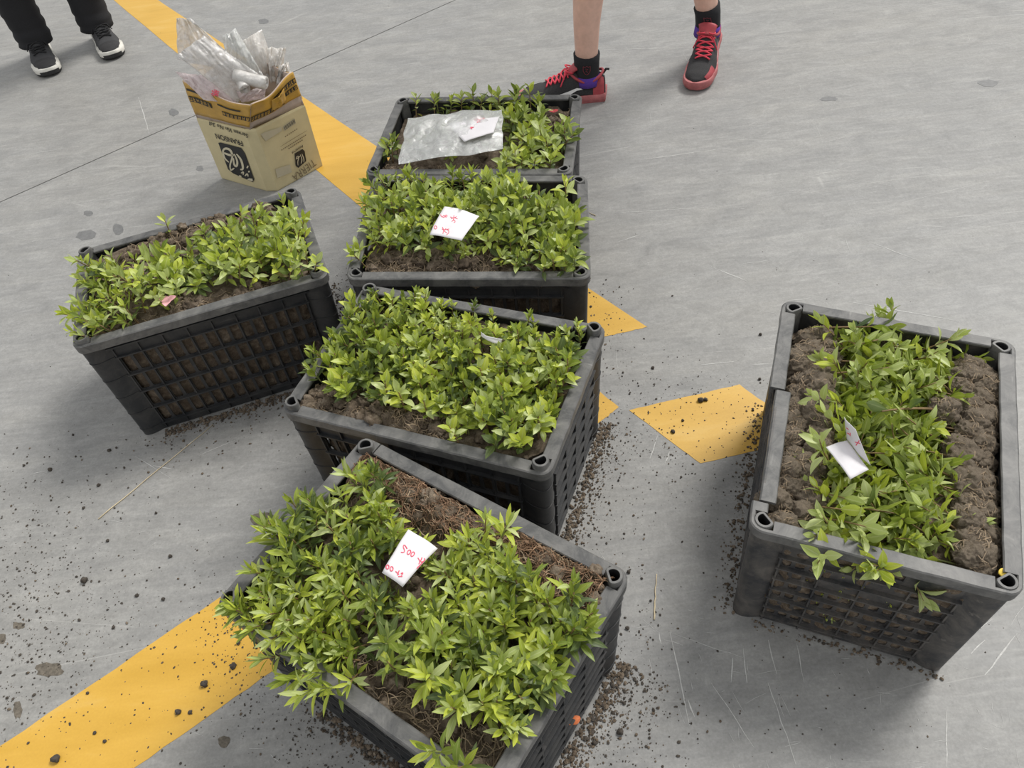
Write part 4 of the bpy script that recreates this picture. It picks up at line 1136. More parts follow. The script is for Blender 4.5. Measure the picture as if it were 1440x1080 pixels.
PROTO = {}
def proto(key, k):
    """one seedling design: its stem curve and where each leaf sits"""
    if (key, k) in PROTO: return PROTO[key, k]
    sp = SPEC[key]; rr = random.Random(ord(key) * 31 + k)
    h = rr.uniform(*sp['h']); bx, by = rr.uniform(-.18, .18), rr.uniform(-.18, .18)
    cur = lambda t: Vector((bx * h * t * t, by * h * t * t, h * t))
    mb = MB(); mb.tube([cur(t / 5) for t in range(6)], [.0018 - .0009 * t / 5 for t in range(6)], 5)
    st = mb.mesh('stem'); st.materials.append(M['stem'] if rr.random() < .65 else M['stem_g']); st.polygons.foreach_set('use_smooth', [True] * len(st.polygons))
    n = rr.randint(*sp['n']); lv = []; az = rr.uniform(0, 6.28)
    for i in range(n):
        t = .30 + .70 * (i / (n - 1)) ** .85
        az += 2.4 + rr.uniform(-.35, .35)
        ang = (R(78) + (R(22) - R(78)) * (t - .3) / .7 + rr.uniform(-.22, .22)) * sp['open']
        rad = Vector((math.cos(az), math.sin(az), 0)); up = Vector((0, 0, 1))
        d = up * math.cos(ang) + rad * math.sin(ang); nn = up * math.sin(ang) - rad * math.cos(ang)
        x = d.cross(nn); m_ = Matrix.Identity(4)
        s_ = (.72 + .5 * math.sin(math.pi * min(1, (t - .2) / .8 * .9))) * rr.uniform(.8, 1.15) * (.85 if t > .93 else 1)
        for q in range(3): m_[q][0], m_[q][1], m_[q][2], m_[q][3] = x[q] * s_, d[q] * s_, nn[q] * s_, cur(t)[q]
        m_ = m_ @ Matrix.Rotation(rr.uniform(-.35, .35), 4, 'Y')
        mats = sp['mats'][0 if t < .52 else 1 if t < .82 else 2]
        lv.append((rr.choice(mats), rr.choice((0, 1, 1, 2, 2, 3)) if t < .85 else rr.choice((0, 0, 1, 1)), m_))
    PROTO[key, k] = (h, st, lv); return PROTO[key, k]

def seedling(key, k, M4, label, group=None, skip=0, matmap=None):
    """a seedling as a thing: Empty at the stem foot, stem and every leaf a part"""
    h, st, lv = proto(key, k)
    r_ = bpy.data.objects.new('seedling', None); COL.objects.link(r_); r_.matrix_world = M4; r_.empty_display_size = .01
    r_['label'] = label; r_['category'] = 'seedling'
    if group: r_['group'] = group
    s_ = bpy.data.objects.new('stem', st); COL.objects.link(s_); s_.parent = r_
    for mt, c, m_ in lv:
        if matmap: mt = matmap.get(mt, mt)
        o = bpy.data.objects.new('leaf', get_leaf(key, mt, c)); COL.objects.link(o); o.parent = r_; o.matrix_local = m_
    return r_

class Filler:
    """the rest of a crate's seedlings as one piece"""
    def __init__(s): s.v = []; s.f = []; s.uv = []; s.mi = []; s.tint = []; s.mats = []
    def put(s, me, M4, tint):
        mt = me.materials[0]
        if mt not in s.mats: s.mats.append(mt)
        k = s.mats.index(mt); b = len(s.v)
        s.v += [tuple(M4 @ v.co) for v in me.vertices]; s.tint += [tint] * len(me.vertices)
        ul = me.uv_layers[0].data if me.uv_layers else None
        for p in me.polygons:
            s.f.append([b + i for i in p.vertices]); s.mi.append(k)
            for li in p.loop_indices: s.uv.append(tuple(ul[li].uv) if ul else (.5, .5))
    def plant(s, key, k, M4, matmap=None):
        h, st, lv = proto(key, k); s.put(st, M4, rnd.random())
        for mt, c, m_ in lv:
            if matmap: mt = matmap.get(mt, mt)
            s.put(get_leaf(key, mt, c), M4 @ m_, rnd.random())
    def obj(s, name, label):
        me = bpy.data.meshes.new(name); me.from_pydata(s.v, [], s.f)
        l = me.uv_layers.new(name='leaf')
        for i, q in enumerate(s.uv): l.data[i].uv = q
        a = me.attributes.new('tint', 'FLOAT', 'POINT'); a.data.foreach_set('value', s.tint)
        for q in s.mats: me.materials.append(q)
        me.polygons.foreach_set('material_index', s.mi); me.polygons.foreach_set('use_smooth', [True] * len(s.f)); me.update()
        o = link(name, me); tag(o, label, 'seedlings', None, 'stuff'); return o

def stand(p, lean_dir, lean, spin, scale):
    """matrix of a plant standing at p, leaning by an angle towards a ground direction"""
    ax = Vector((-lean_dir[1], lean_dir[0], 0)); ax = ax.normalized() if ax.length > 1e-6 else Vector((1, 0, 0))
    return Matrix.Translation(p) @ Matrix.Rotation(lean, 4, ax) @ Matrix.Rotation(spin, 4, 'Z') @ Matrix.Scale(scale, 4)

EDGE = {  # how each crate's rims are told apart: low u, high u, low v, high v
    'E': ('the shaded short rim', 'the ribbed short rim', 'the stripe-side long rim', 'the root mat'),
    'D': ('the shaded short rim', 'the ribbed short rim', 'the soil strip', 'the cracked rim'),
    'C': ('the shaded short rim', 'the thread-caught short rim', 'the soil strip', 'the clear-bag crate'),
    'B': ('the stripe-side short rim', 'the shoe-side short rim', 'the next crate', 'the far rim'),
    'A': ('the leaf-hung short rim', 'the row-side short rim', 'the petal-side rim', 'the far soil strip')}
def zone(key, u, v):
    e = EDGE[key]; a = e[0] if u < .33 else e[1] if u > .67 else ''; b = e[2] if v < .33 else e[3] if v > .67 else ''
    if a and b: return 'between ' + a + ' and ' + b
    if a or b: return 'by ' + (a or b)
    return 'in the middle'
PALE = {'l_low': 'l_mid', 'l_mid': 'l_top', 'l_top': 'l_pale'}
DARK = {'l_top': 'l_mid', 'l_mid': 'l_low', 'l_pale': 'l_mid'}
BRONZE = {'l_low': 'l_red', 'l_mid': 'l_low'}
def shrink(key, u, v):
    if key == 'D': return .68 if v > .80 and not .10 < u < .40 else 1.12 if v < .4 else 1.0
    if key == 'C': return .8 if v > .85 else 1.05
    return 1.0
KEEP_LOW = {}
for key_, px_, z_, rad_, f_ in (('E', (574, 786), .355, .052, .55), ('C', (639, 314), .34, .050, .62), ('D', (690, 476), .335, .022, .6), ('B', (640, 190), .33, .10, .6), ('B', (590, 200), .33, .07, .6), ('B', (690, 185), .33, .07, .6)):
    q_ = at(*px_, z_); KEEP_LOW.setdefault(key_, []).append((q_.x, q_.y, rad_, f_))

def plant_crate(key, label, group, accept, lean, step, n_single, stuff_label, scale=1.0):
    """fill a crate: accept(u,v) -> 0..1 density, lean(u,v) -> (du, dv, angle)"""
    cr, root = CR[key]; spots = []
    nu, nv = int(CL / step), int(CW / step)
    for j in range(nv):
        for i in range(nu):
            u = (i + .5 * (j % 2) + .25 + rnd.uniform(-.35, .35)) / nu; v = (j + .5 + rnd.uniform(-.35, .35)) / nv
            if not (.055 < u < .945 and .075 < v < .925): continue
            if rnd.random() < accept(u, v): spots.append((u, v))
    rnd.shuffle(spots)
    # the ones that stand clear of the camera side come first
    fil = Filler(); made = 0
    for idx, (u, v) in enumerate(spots):
        z = soil_top(key, u, v) - .004
        p = cr.uv(u, v, z); du, dv, ang = lean(u, v)
        d = cr.uv(u + du * .1, v + dv * .1, z) - p
        a = ang + rnd.gauss(0, .12)
        if d.length < 1e-4: t_ = rnd.uniform(0, 6.28); d = Vector((math.cos(t_), math.sin(t_), 0))
        else:
            t_ = math.atan2(d.y, d.x) + rnd.gauss(0, .35); d = Vector((math.cos(t_), math.sin(t_), 0))
        sz = min(1.16, rnd.uniform(.82, 1.10) * scale * (1 + .34 * nz(p, 15, 2))) * shrink(key, u, v)
        q_ = rnd.gauss(0, .55) + 1.3 * nz(p, 17, 9); mm = PALE if q_ > .42 else DARK if q_ < -.36 else BRONZE if rnd.random() < .08 else None
        for (ax_, ay_, rad_, f_) in KEEP_LOW.get(key, ()):
            if (p.xy - Vector((ax_, ay_))).length < rad_: sz *= f_; a += .5
        M4 = stand(p, d, a, rnd.uniform(0, 6.28), sz)
        k = rnd.randrange(9)
        if made < n_single: seedling(key, k, M4, ('tall ' if sz > 1.03 else 'short ' if sz < .86 else '') + ('pale-leaved ' if mm is PALE else 'dark-leaved ' if mm is DARK else 'bronze-leaved ' if mm is BRONZE else 'green-leaved ') + label + ', ' + zone(key, u, v), group, matmap=mm); made += 1
        else: fil.plant(key, k, M4, mm)
    if fil.v: fil.obj('seedlings', stuff_label)
    return made, len(spots)

def inside(u, v, *rects): return any(a <= u <= b and c <= v <= d for a, b, c, d in rects)

# front crate: leafy all over but for the root mat along its back rim, a bare patch by the front rim and a dark corner
def accE(u, v):
    if v > .74: return .8 if inside(u, v, (.14, .24, .74, .82), (.58, .64, .74, .82)) else 0
    if v > .66 and .30 < u < .52: return .25
    if u < .16 and v > .62: return .15
    if inside(u, v, (.50, .97, 0, .20)): return .9 if inside(u, v, (.80, .93, .05, .2)) and False else 0
    if u < .07 and v < .35: return 0
    if inside(u, v, (.30, .42, .40, .52), (.50, .58, .26, .36), (.16, .22, .40, .50)): return .05
    return 1.0
def leanE(u, v):
    du, dv, a = 0, 0, .18
    if v < .30 and u < .52: du, dv, a = -.1, -1, R(48) * (1 - v / .34) + .2
    elif u < .2: du, dv, a = -1, -.3, R(20) * (1 - u / .25) + .05
    elif u > .84: du, dv, a = .6, .1, .35
    return du, dv, a
nE = plant_crate('E', 'front crate seedling', 'seedlings in the front crate', accE, leanE, .0190, 86, 'the remaining narrow-leaved seedlings massed in the front crate')

def accD(u, v):
    if v < .17: return 0 if u < .60 else .5
    if v < .26 and u < .55: return .4
    if v > .9 and .5 < u: return .4
    return 1.0
def leanD(u, v):
    if u < .15: return -1, 0, .30
    if v > .86: return 0, 1, .25
    return 0, -.3, .16
nD = plant_crate('D', 'third-crate seedling', 'seedlings in the crate with the cracked back rim', accD, leanD, .0200, 74, 'the remaining oval-leaved seedlings massed in the crate with the cracked back rim')

def accC(u, v):
    if u > .74 and v > .74: return 0
    if v < .26 and .08 < u < .62: return 0
    if v < .14 and .62 <= u < .8: return .3
    return 1.0
def leanC(u, v):
    if u < .14: return -1, 0, .42
    if v > .8 and u < .75: return 0, 1, .3
    return .1, -.5, .22
nC = plant_crate('C', 'square-note crate seedling', 'seedlings in the crate with the square note', accC, leanC, .0228, 42, 'the remaining broad-leaved seedlings massed in the crate with the square note')

def accB(u, v):
    if v < .20 and u < .62: return 0
    if u > .80 and v > .52: return 0
    if u < .2 and v > .55: return .1
    if .1 < u < .58 and .2 < v < .8: return .35
    return .95
def leanB(u, v):
    if .1 < u < .62 and .18 < v < .84: return 0, 0, 1.15
    if v > .8: return 0, 1, .2
    return .2, -.3, .35
nB = plant_crate('B', 'clear-bag crate seedling', 'seedlings in the back crate', accB, leanB, .0255, 22, 'the remaining seedlings massed in the back crate around the clear bag')

def accA(u, v):
    if v > .74: return 0 if u > .12 else .4
    if v > .62 and .22 < u < .48: return .1
    if v < .20 and .28 < u < .80: return 0
    if v < .30 and .42 < u < .62: return .3
    if u > .9 and v > .6: return .2
    return 1.0
def leanA(u, v):
    if u < .25: return -1, -.1, .65 - u
    if .3 < u < .75: return .3, -.6, .55
    return .3, -.5, .3
nA = plant_crate('A', 'box-side crate seedling', 'seedlings in the crate by the cardboard box', accA, leanA, .0228, 36, 'the remaining broad-leaved seedlings massed in the crate by the cardboard box')

# lone crate: plants laid flat in two ranks, root balls outward, heads meeting in the middle
ROOT = []
for k in range(6):
    bm = bmesh.new(); bmesh.ops.create_icosphere(bm, subdivisions=5, radius=1)
    for q in bm.verts:
        n_ = q.co.copy(); q.co = n_ * (1 + .30 * nz(n_, 1.4, k * 9) + .14 * nz(n_, 3.5, k * 5) + .10 * nz(n_, 8, k * 3) + .08 * nz(n_, 17, k) + .06 * nz(n_, 36, k))
        q.co.z *= 1.15
    me = bpy.data.meshes.new('root_ball'); bm.to_mesh(me); bm.free()
    me.materials.append(M['rootball']); me.polygons.foreach_set('use_smooth', [True] * len(me.polygons)); ROOT.append(me)
FIB = []
for k in range(4):
    mb = MB(); rr = random.Random(k)
    for _ in range(46):
        n_ = Vector((rr.gauss(0, 1), rr.gauss(0, 1), rr.gauss(0, 1))).normalized(); t_ = n_.orthogonal().normalized(); t_.rotate(Matrix.Rotation(rr.uniform(0, 6.28), 3, n_)); pts = []
        for i in range(5): pts.append(n_ * (1.02 + .22 * rr.random() * math.sin(i * .8))); n_ = (n_ + t_ * rr.uniform(.15, .4) + Vector((rr.gauss(0, .1), rr.gauss(0, .1), rr.gauss(0, .1)))).normalized()
        mb.tube(pts, .022, 3, False)
    me = mb.mesh('root_fibres'); me.materials.append(M['fibre']); FIB.append(me)
crF = CR['F'][0]
def lay(u, v, z, tv, rise, k, label, group, ball=None, scale=1.0, yaw=0.0, matmap=None):
    """a seedling lying down: root at (u,v,z), head towards v = tv"""
    p = crF.uv(u, v, z); d = crF.uv(u, v + (.1 if tv > v else -.1), z) - p
    az = math.atan2(d.y, d.x) + yaw; d = Vector((math.cos(az), math.sin(az), 0))
    M4 = stand(p, d, R(90) - rise, rnd.uniform(0, 6.28), scale)
    o = seedling('F', k, M4, label, group, matmap=matmap)
    if ball:
        b = bpy.data.objects.new('root_ball', ROOT[rnd.randrange(6)]); COL.objects.link(b); b.parent = o
        b.matrix_local = Matrix.Translation((0, 0, -ball * .5)) @ Matrix.Rotation(rnd.uniform(0, 6), 4, 'Z') @ Matrix.Rotation(rnd.uniform(-.5, .5), 4, 'X') @ Matrix.Scale(ball, 4)
        f_ = bpy.data.objects.new('root_fibres', FIB[rnd.randrange(4)]); COL.objects.link(f_); f_.parent = b; f_['kind'] = 'stuff'
    return o
nF = 0
ORD = ['first', 'second', 'third', 'fourth', 'fifth', 'sixth', 'seventh', 'eighth', 'ninth', 'tenth', 'eleventh', 'twelfth', 'thirteenth']
for rank, (vr, tv) in enumerate(((.80, .45), (.17, .5))):
    grp = 'laid-flat seedlings with roots by the cracked long rim' if rank == 0 else 'laid-flat seedlings with roots by the unbroken long rim'
    lab = 'green seedling laid flat, root ball beside the cracked long rim of the lone crate' if rank == 0 else 'green seedling laid flat, root ball beside the unbroken long rim of the lone crate'
    for layer in range(2):
        for i in range(13):
            u = .085 + .83 * (i + .5 * layer) / 12.8 + rnd.uniform(-.012, .012)
            if u > .93: continue
            v = vr + (.045 if rank == 0 else -.03) * (1 if layer == 0 else -1) + rnd.uniform(-.03, .03)
            z = CH - .030 + .008 * layer + rnd.uniform(-.006, .006)
            lay(u, v, z, tv, R(rnd.uniform(2, 26)), rnd.randrange(9), 'seedling laid flat, %s from the back by the lone crate\'s %s rim, %s line' % (ORD[12 - i], 'cracked' if rank == 0 else 'sound', 'outer' if layer == 0 else 'inner'), grp, rnd.uniform(.020, .028), rnd.uniform(.85, 1.1), rnd.gauss(0, .16), rnd.choice((None, PALE, PALE, None, DARK))); nF += 1
fil = Filler()
for _ in range(210):
    u = rnd.uniform(.06, .94); v = rnd.uniform(.36, .66); p = crF.uv(u, v, CH - rnd.uniform(.035, .070))
    t_ = rnd.uniform(0, 6.28)
    fil.plant('F', rnd.randrange(9), stand(p, (math.cos(t_), math.sin(t_)), rnd.uniform(.7, 1.45), rnd.uniform(0, 6.28), rnd.uniform(.65, .95)), rnd.choice((None, PALE, PALE, DARK)))
for _ in range(46):  # heads pressed against the front wall's windows
    x = rnd.gauss(.5, .12); z = rnd.uniform(.05, .23); p = crF.uv(.088, x, z)
    d = crF.uv(0, x, z) - p; M4 = stand(p, d + Vector((rnd.gauss(0, .01), rnd.gauss(0, .01), 0)), R(rnd.uniform(60, 110)), rnd.uniform(0, 6), .28)
    fil.plant('F', rnd.randrange(9), M4)
fil.obj('seedlings', 'the remaining leafy heads massed in the middle of the lone crate')
deep = {'l_mid': 'l_deep', 'l_top': 'l_mid', 'l_low': 'l_deep', 'l_pale': 'l_low'}
lay(.90, .80, CH - .006, .4, R(14), 3, 'dark-leaved seedling with reddish stem lying at the back corner of the lone crate', None, None, 1.05, .1, deep)
lay(.62, .30, CH - .004, .6, R(20), 5, 'seedling with big dark heart-like leaves lying over the others in the lone crate', None, .016, 1.35, .5, deep)
# two single seedlings that stand out
p = CR['E'][0].uv(.90, .10, soil_top('E', .9, .1))
seedling('E', 4, stand(p, CR['E'][0].uv(.9, .0, 0) - CR['E'][0].uv(.9, .1, 0), .35, .4, 1.15), 'tall long-leaved seedling at the lowest corner of the front crate, apart from the rest')
p = CR['E'][0].uv(.84, .10, soil_top('E', .86, .1))
seedling('E', 2, stand(p, CR['E'][0].uv(.84, .0, 0) - CR['E'][0].uv(.86, .1, 0), .5, 2.4, 1.1), 'second long-leaved seedling at the lowest corner of the front crate, bent over the rim')
p = CR['A'][0].uv(.40, .90, soil_top('A', .4, .9) - .003)
seedling('A', 2, stand(p, (0.3, 1), .12, 1.0, .85), 'small curled seedling alone on the far soil strip of the crate by the box')

# ------------------------------------------------------------------ notes, the bag on the back crate, petals
def note(px, zs, label, strokes=(), off_scale=(1, 0, 0), bend=.004, mat='paper', name='paper_note', cat='note', seed=0, wpx=.0007, z_in=.0016, notch=None):
    P3 = [at(u, w, z) for (u, w), z in zip(px, zs)]
    n_ = (P3[1] - P3[0]).cross(P3[3] - P3[0]).normalized()
    if n_.dot(CAM - P3[0]) < 0: n_ = -n_
    def P(a, b):
        p = P3[0] * ((1 - a) * (1 - b)) + P3[1] * (a * (1 - b)) + P3[2] * (a * b) + P3[3] * ((1 - a) * b)
        return p + n_ * (bend * (math.sin(math.pi * a) * .8 - .5 * (b - .5) ** 2 * 4 + .6 * nz((a * 2, b * 2, 0), 1.3, seed)))
    mb = MB(); mb.grid(P, 12, 12, .0005); o = mb.obj(name, M[mat], None, True); tag(o, label, cat, 'paper notes on the seedlings' if cat == 'note' else None)
    if strokes:
        sc, ox, oy = off_scale; mb = MB()
        def hit(x, y):
            u, w = ox + x / sc, oy + y / sc; a, b = .5, .5
            for _ in range(12):   # find the paper point seen there
                q = P3[0] * ((1 - a) * (1 - b)) + P3[1] * (a * (1 - b)) + P3[2] * (a * b) + P3[3] * ((1 - a) * b)
                r_ = at_plane(u, w, q, n_) - q; du = (P3[1] - P3[0]).lerp(P3[2] - P3[3], b); dv = (P3[3] - P3[0]).lerp(P3[2] - P3[1], a)
                g11, g12, g22 = du.dot(du), du.dot(dv), dv.dot(dv); r1, r2 = r_.dot(du), r_.dot(dv); dt = g11 * g22 - g12 * g12
                a += (r1 * g22 - r2 * g12) / dt; b += (r2 * g11 - r1 * g12) / dt
            a, b = min(.98, max(.02, a)), min(.98, max(.02, b))
            return P(a, b) + n_ * .0006
        for s_ in strokes:
            pts = [Vector(p) for p in s_]
            if len(pts) > 2:
                n2 = [pts[0]]
                for a, b in zip(pts, pts[1:]): n2 += [a.lerp(b, .3), a.lerp(b, .7)]
                pts = n2 + [pts[-1]]
            mb.tube([hit(*p) for p in pts], wpx, 4)
        mb.obj('red_writing', M['ink'], o)
    return o
def loop(cx, cy, rx, ry, lean=0): return [(cx + rx * math.cos(t) + lean * math.sin(t) * ry, cy + ry * math.sin(t)) for t in [2 * math.pi * k / 9 for k in range(10)]]
ZE = CH + .050
note([(574, 744), (615, 770), (566, 825), (537, 805)], [ZE + .006, ZE, ZE - .004, ZE], 'white note with red 500 upside down, lying on the leaves of the front crate',
     [[(370, 462), (418, 468), (428, 430), (400, 380), (415, 336), (450, 382), (462, 410)], loop(492, 462, 26, 36, -.3), loop(548, 492, 26, 38, -.3),
      [(628, 548), (662, 602), (640, 640)], [(690, 540), (662, 612), (705, 600)], [(722, 548), (752, 592), (712, 612)], [(700, 640), (745, 620), (788, 632)], loop(652, 712, 18, 24),
      loop(165, 680, 24, 34), loop(228, 712, 24, 36), [(290, 752), (342, 802)], [(345, 742), (318, 812)], [(372, 790), (412, 768), (380, 812)], [(330, 832), (392, 828)], [(620, 690), (700, 670), (760, 640)]],
     (10.8, 530, 735), .005, seed=1, wpx=.00085)
ZC = CH + .050
note([(625, 289), (674, 303), (649, 338), (604, 330)], [ZC + .010, ZC + .004, ZC - .004, ZC], 'small square white note with faded red writing, on the second crate from the back',
     [[(395, 355), (415, 410), (440, 420)], loop(470, 410, 22, 26), loop(525, 405, 20, 26), [(620, 430), (680, 470), (760, 430)], [(700, 400), (690, 520), (650, 540)], [(640, 480), (700, 450), (780, 480)], [(690, 500), (740, 540), (700, 570)],
      loop(285, 660, 30, 36), [(440, 660), (470, 720), (450, 800)], [(520, 690), (470, 740), (540, 780)], [(540, 700), (600, 760), (530, 820)], [(430, 700), (500, 720), (590, 700)]],
     (16, 595, 280), .004, seed=2, wpx=.0008)
ZF_ = CH + .035
note([(1187, 587), (1203, 604), (1223, 655), (1191, 620)], [ZF_ + .045, ZF_ + .045, ZF_ + .004, ZF_ + .004], 'upright half of a folded white note with a red mark, standing on the leaves of the lone crate',
     [[(585, 440), (650, 470)], [(640, 430), (600, 490)], [(450, 230), (490, 250)], [(455, 310), (520, 330)], [(520, 300), (505, 350)]], (10.8, 1150, 580), .002, seed=3, wpx=.0008, name='paper_note')
n2 = note([(1162, 628), (1191, 619), (1222, 660), (1196, 674)], [ZF_ + .012, ZF_ + .010, ZF_, ZF_], 'flat half', (), bend=.003, seed=4)
nf = bpy.data.objects[[o.name for o in COL.objects if o.get('label', '').startswith('upright half')][0]]
nf['label'] = 'white note folded in two, one half upright, on the leaves of the lone crate'
n2.parent = nf; n2.name = 'lower_half'
for k in ('label', 'category', 'group'):
    if k in n2: del n2[k]
ZD = CH + .034
note([(676, 468), (706, 478), (704, 484), (678, 472)], [ZD + .012, ZD + .006, ZD - .002, ZD + .002], 'curled white note sunk among the leaves of the crate with the cracked rim', (), bend=.006, seed=5)
# clear bag with a note inside
ZB = CH + .018
Q = [at(573, 166, ZB + .030), at(706, 152, ZB + .034), at(708, 210, ZB + .014), at(560, 229, ZB + .004)]
def bagP(dz, seed):
    def P(a, b):
        p = Q[0] * ((1 - a) * (1 - b)) + Q[1] * (a * (1 - b)) + Q[2] * (a * b) + Q[3] * ((1 - a) * b)
        e = math.sin(math.pi * a) ** .6 * math.sin(math.pi * b) ** .6
        r_ = 1 - 2 * abs(nz((a * 2.6 + b, b * 2.2, 0), 2.2, seed))
        wob = .006 * nz((a * 3, b * 3, 0), 1.2, 7)
        return p + Vector((0, 0, dz * e + e * (.012 * r_ + .007 * nz((a * 9, b * 7, 0), 1, seed)) + .012 * math.sin(math.pi * a) * math.sin(math.pi * b) + wob)) + Vector((.006 * nz((b * 5, a, 0), 1, 3), .008 * nz((a * 5, b, 0), 1, 4), 0)) * 1.0
    return P
mb = MB(); mb.grid(bagP(.004, 3), 44, 28); sheet1 = mb.obj('plastic_bag', M['film_note'], None, True)
tag(sheet1, 'flat crumpled clear plastic bag lying on the seedlings of the back crate', 'bag')
mb = MB(); mb.grid(bagP(-.004, 8), 36, 22); mb.obj('back_sheet', M['film'], sheet1, True)
note([(627, 174), (702, 164), (694, 186), (653, 199)], [ZB + .038, ZB + .044, ZB + .037, ZB + .032], 'white paper note with faint red writing inside the clear bag on the back crate',
     [[(1085, 292), (1130, 300), (1185, 290)], [(1140, 268), (1120, 350)], [(1120, 330), (1150, 345)], [(1055, 402), (1090, 395)], [(1065, 390), (1072, 412)]], (6.545, 500, 110 + 10), .002, seed=6, wpx=.0017)

def petal(px, z, r0, label, mat, name, n=1):
    o = None
    c = at(*px, z)
    mb = MB()
    for k in range(n):
        a = 2.2 * k + .4; d = Vector((math.cos(a), math.sin(a), 0)); s_ = Vector((-d.y, d.x, 0))
        mb.grid(lambda p, q: c + d * r0 * (p * 1.3 - .15) + s_ * r0 * (q - .5) * 1.1 * math.sin(math.pi * min(.97, p * .8 + .15)) + Vector((0, 0, r0 * (.5 * p * (1.4 - p) + .5 * (q - .5) ** 2))), 7, 6, .0006)
    o = mb.obj(name, M[mat], None, True); tag(o, label, 'petal'); return o
petal((236, 424), CH + .012, .016, 'crumpled pink petal among the leaves by the front rim of the crate near the box', 'pink', 'petal', 3)
petal((805, 1016), .055, .012, 'small orange dry leaf caught on the side wall of the front crate', 'orange', 'petal', 2)
petal((1407, 808), CH - .006, .010, 'small yellow leaf scrap in the corner of the lone crate', 'ypetal', 'petal', 1)
petal((779, 158), CH - .008, .011, 'dull red petal beside the bare soil in the back crate', 'redpet', 'petal', 2)
def straw(p0, p1, r0, label):
    a, b = at(*p0, .0016), at(*p1, .0016); mb = MB()
    mb.tube([a.lerp(b, k / 10) + Vector((rnd.uniform(-.001, .001), rnd.uniform(-.001, .001), 0)) for k in range(11)], [r0 * (.5 + .5 * k / 10) for k in range(11)], 6)
    tag(mb.obj('straw', M['straw'], None, True), label, 'straw')
straw((300, 597), (138, 730), .0013, 'long pale dry straw lying on the floor in front of the crate by the box')
straw((923, 808), (920, 872), .0015, 'short pale straw on the floor beside the front crate')
straw((828, 299), (838, 303), .0012, 'bit of pale thread caught at the rim of the second crate from the back')

# ------------------------------------------------------------------ spilt soil on the floor
def clod(px, r0, label, group=None):
    c = at(*px, 0); bm = bmesh.new(); bmesh.ops.create_icosphere(bm, subdivisions=2, radius=1); sd = rnd.uniform(0, 99); mb = MB()
    mb.add([c + v.co * r0 * (1 + .5 * nz(v.co, 1.5, sd) + .25 * nz(v.co, 4, sd)) * 1.0 + Vector((0, 0, r0 * .62)) for v in bm.verts], [[q.index for q in p.verts] for p in bm.faces]); bm.free()
    o = mb.obj('soil_clod', M['crumb'], None, True); zmin = min(v.co.z for v in o.data.vertices)
    for v in o.data.vertices: v.co.z = max(0.0, v.co.z)
    return tag(o, label, 'soil clod', group)
clod((120, 817), .0065, 'round dark soil clod, the biggest on the grey floor short of the wide yellow stripe')
clod((985, 564), .0062, 'dark soil clod on the short yellow stripe piece near its far edge')
clod((992, 563), .0045, 'smaller dark clod touching the bigger one on the short yellow stripe piece')
clod((946, 608), .0045, 'grey brown clod near the lower edge of the short yellow stripe')
clod((71, 661), .0045, 'dark clod alone on the grey floor below the crate by the box')
clod((289, 963), .0062, 'dark clod on the wide yellow stripe, middle of its three biggest clods')
clod((251, 1002), .0050, 'brown clod on the wide yellow stripe beside its lower edge')
clod((329, 938), .0055, 'dark clod on the wide yellow stripe, near the front crate')
clod((80, 1068), .0065, 'dark clod at the foot of the picture on the wide yellow stripe')
clod((872, 1030), .0055, 'dark clod among crumbs on the floor beside the front crate')
for p in ((34, 655), (103, 612), (118, 715), (139, 683), (175, 658), (220, 722), (240, 783), (152, 761), (154, 634), (164, 630), (102, 975), (124, 975), (134, 1031), (148, 1043), (268, 1002), (336, 905), (193, 838), (230, 843), (160, 883), (915, 845), (884, 805), (882, 884), (836, 1045), (870, 676), (960, 592), (918, 518), (1068, 534), (1069, 471), (850, 800)):
    clod(p, rnd.uniform(.0022, .0038), 'small dark soil clod lying loose on the floor around the crates', 'small loose clods on the floor')
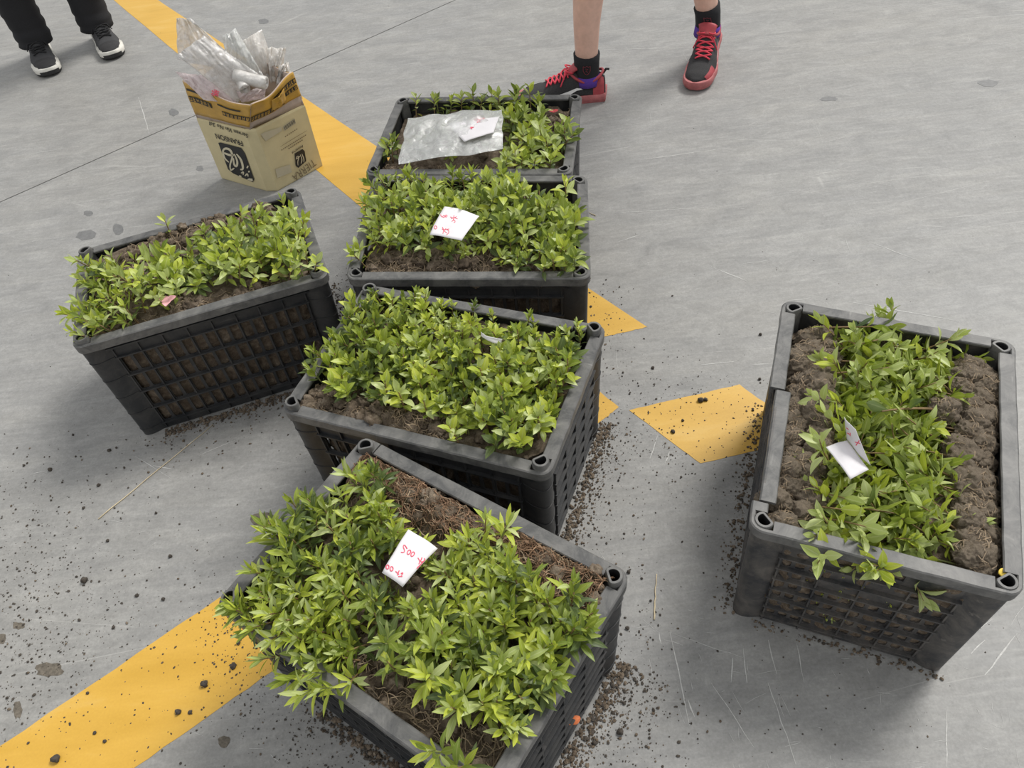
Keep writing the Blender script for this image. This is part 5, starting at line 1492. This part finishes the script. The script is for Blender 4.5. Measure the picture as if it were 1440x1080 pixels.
def crumbs():
    bm = bmesh.new(); bmesh.ops.create_icosphere(bm, subdivisions=1, radius=1); V0 = [v.co.copy() for v in bm.verts]; F0 = [[q.index for q in p.verts] for p in bm.faces]; bm.free()
    mb = MB(); mb2 = MB()
    def put(x, y, r_, brown=False):
        t = rnd.uniform(0, 6.28); sx, sy, sz = rnd.uniform(.7, 1.4), rnd.uniform(.6, 1.1), rnd.uniform(.45, .8); c, s = math.cos(t), math.sin(t)
        vs = [(x + r_ * (c * v.x * sx - s * v.y * sy), y + r_ * (s * v.x * sx + c * v.y * sy), max(0.0, r_ * sz * (v.z + .7) * rnd.uniform(.8, 1.1))) for v in V0]
        (mb2 if brown else mb).add(vs, F0)
    def inside_crate(p):
        for k, (cr, _) in CR.items():
            q = Matrix.Rotation(-cr.rz, 3, 'Z') @ (Vector((p[0], p[1], 0)) - cr.c)
            if abs(q.x) < CL / 2 - .012 and abs(q.y) < CW / 2 - .012: return True
        return False
    def band(key, i, n, spread, a0=0.0, a1=1.0, rmax=.0035, brown=.6):
        cr = CR[key][0]; ln = CL if i % 2 == 0 else CW
        for _ in range(n):
            d = .008 - abs(rnd.gauss(0, spread)) - rnd.uniform(0, .01); p = cr.w(*side_pt(i, ln * rnd.uniform(a0, a1), d, 0))
            r_ = min(rmax, .0007 + rnd.expovariate(900))
            put(p.x, p.y, r_ * (1.2 if d > -.02 else .8), rnd.random() < brown)
    band('A', 0, 1100, .016, .1, 1.0, .004, .75); band('A', 0, 300, .07, .0, 1.0)
    band('D', 1, 1150, .024, -.05, 1.05, .0034, .75); band('D', 1, 260, .08, -.1, 1.0)
    band('E', 1, 1200, .024, .0, 1.0, .004, .7); band('E', 1, 450, .08, .1, 1.0)
    band('E', 0, 900, .012, .2, 1.0, .004, .7); band('E', 0, 380, .06, .15, .9, .0025, .3)
    band('D', 0, 250, .03, 0, .6); band('F', 3, 120, .006, .1, 1.0, .003, .9); band('F', 2, 500, .016, .0, 1.0, .003, .8); band('C', 0, 200, .02); band('A', 1, 160, .03, .4, 1.0); band('C', 1, 90, .04)
    def cloud(u, w, su, sw, n, rm=.0022, brown=.15):
        for _ in range(n):
            p = at(rnd.gauss(u, su), rnd.gauss(w, sw))
            if not inside_crate(p): put(p.x, p.y, min(rm, .0005 + rnd.expovariate(1400)), rnd.random() < brown)
    cloud(40, 800, 60, 70, 520, .0026); cloud(120, 700, 110, 60, 180); cloud(170, 860, 90, 50, 260, .0025, .4); cloud(40, 930, 40, 60, 300, .003); cloud(330, 920, 40, 45, 360, .0022, .05); cloud(420, 1010, 50, 50, 260)
    cloud(930, 640, 70, 70, 380); cloud(900, 560, 60, 40, 220); cloud(880, 960, 40, 60, 420, .0028); cloud(150, 1010, 110, 50, 140); cloud(720, 900, 20, 20, 10); cloud(1000, 560, 60, 25, 70); cloud(860, 450, 15, 30, 60); cloud(480, 400, 12, 20, 60); cloud(1150, 960, 120, 70, 90, .0015); cloud(600, 500, 500, 350, 300, .0013)
    o = mb.obj('soil_crumbs', M['crumb'], None, False, False); tag(o, 'dark soil crumbs scattered on the grey floor and the yellow stripes', 'soil crumbs', None, 'stuff')
    o = mb2.obj('spilt_soil', M['soil'], None, False, False); tag(o, 'brown spilt soil drifted along the feet of the crates', 'spilt soil', None, 'stuff')
crumbs()
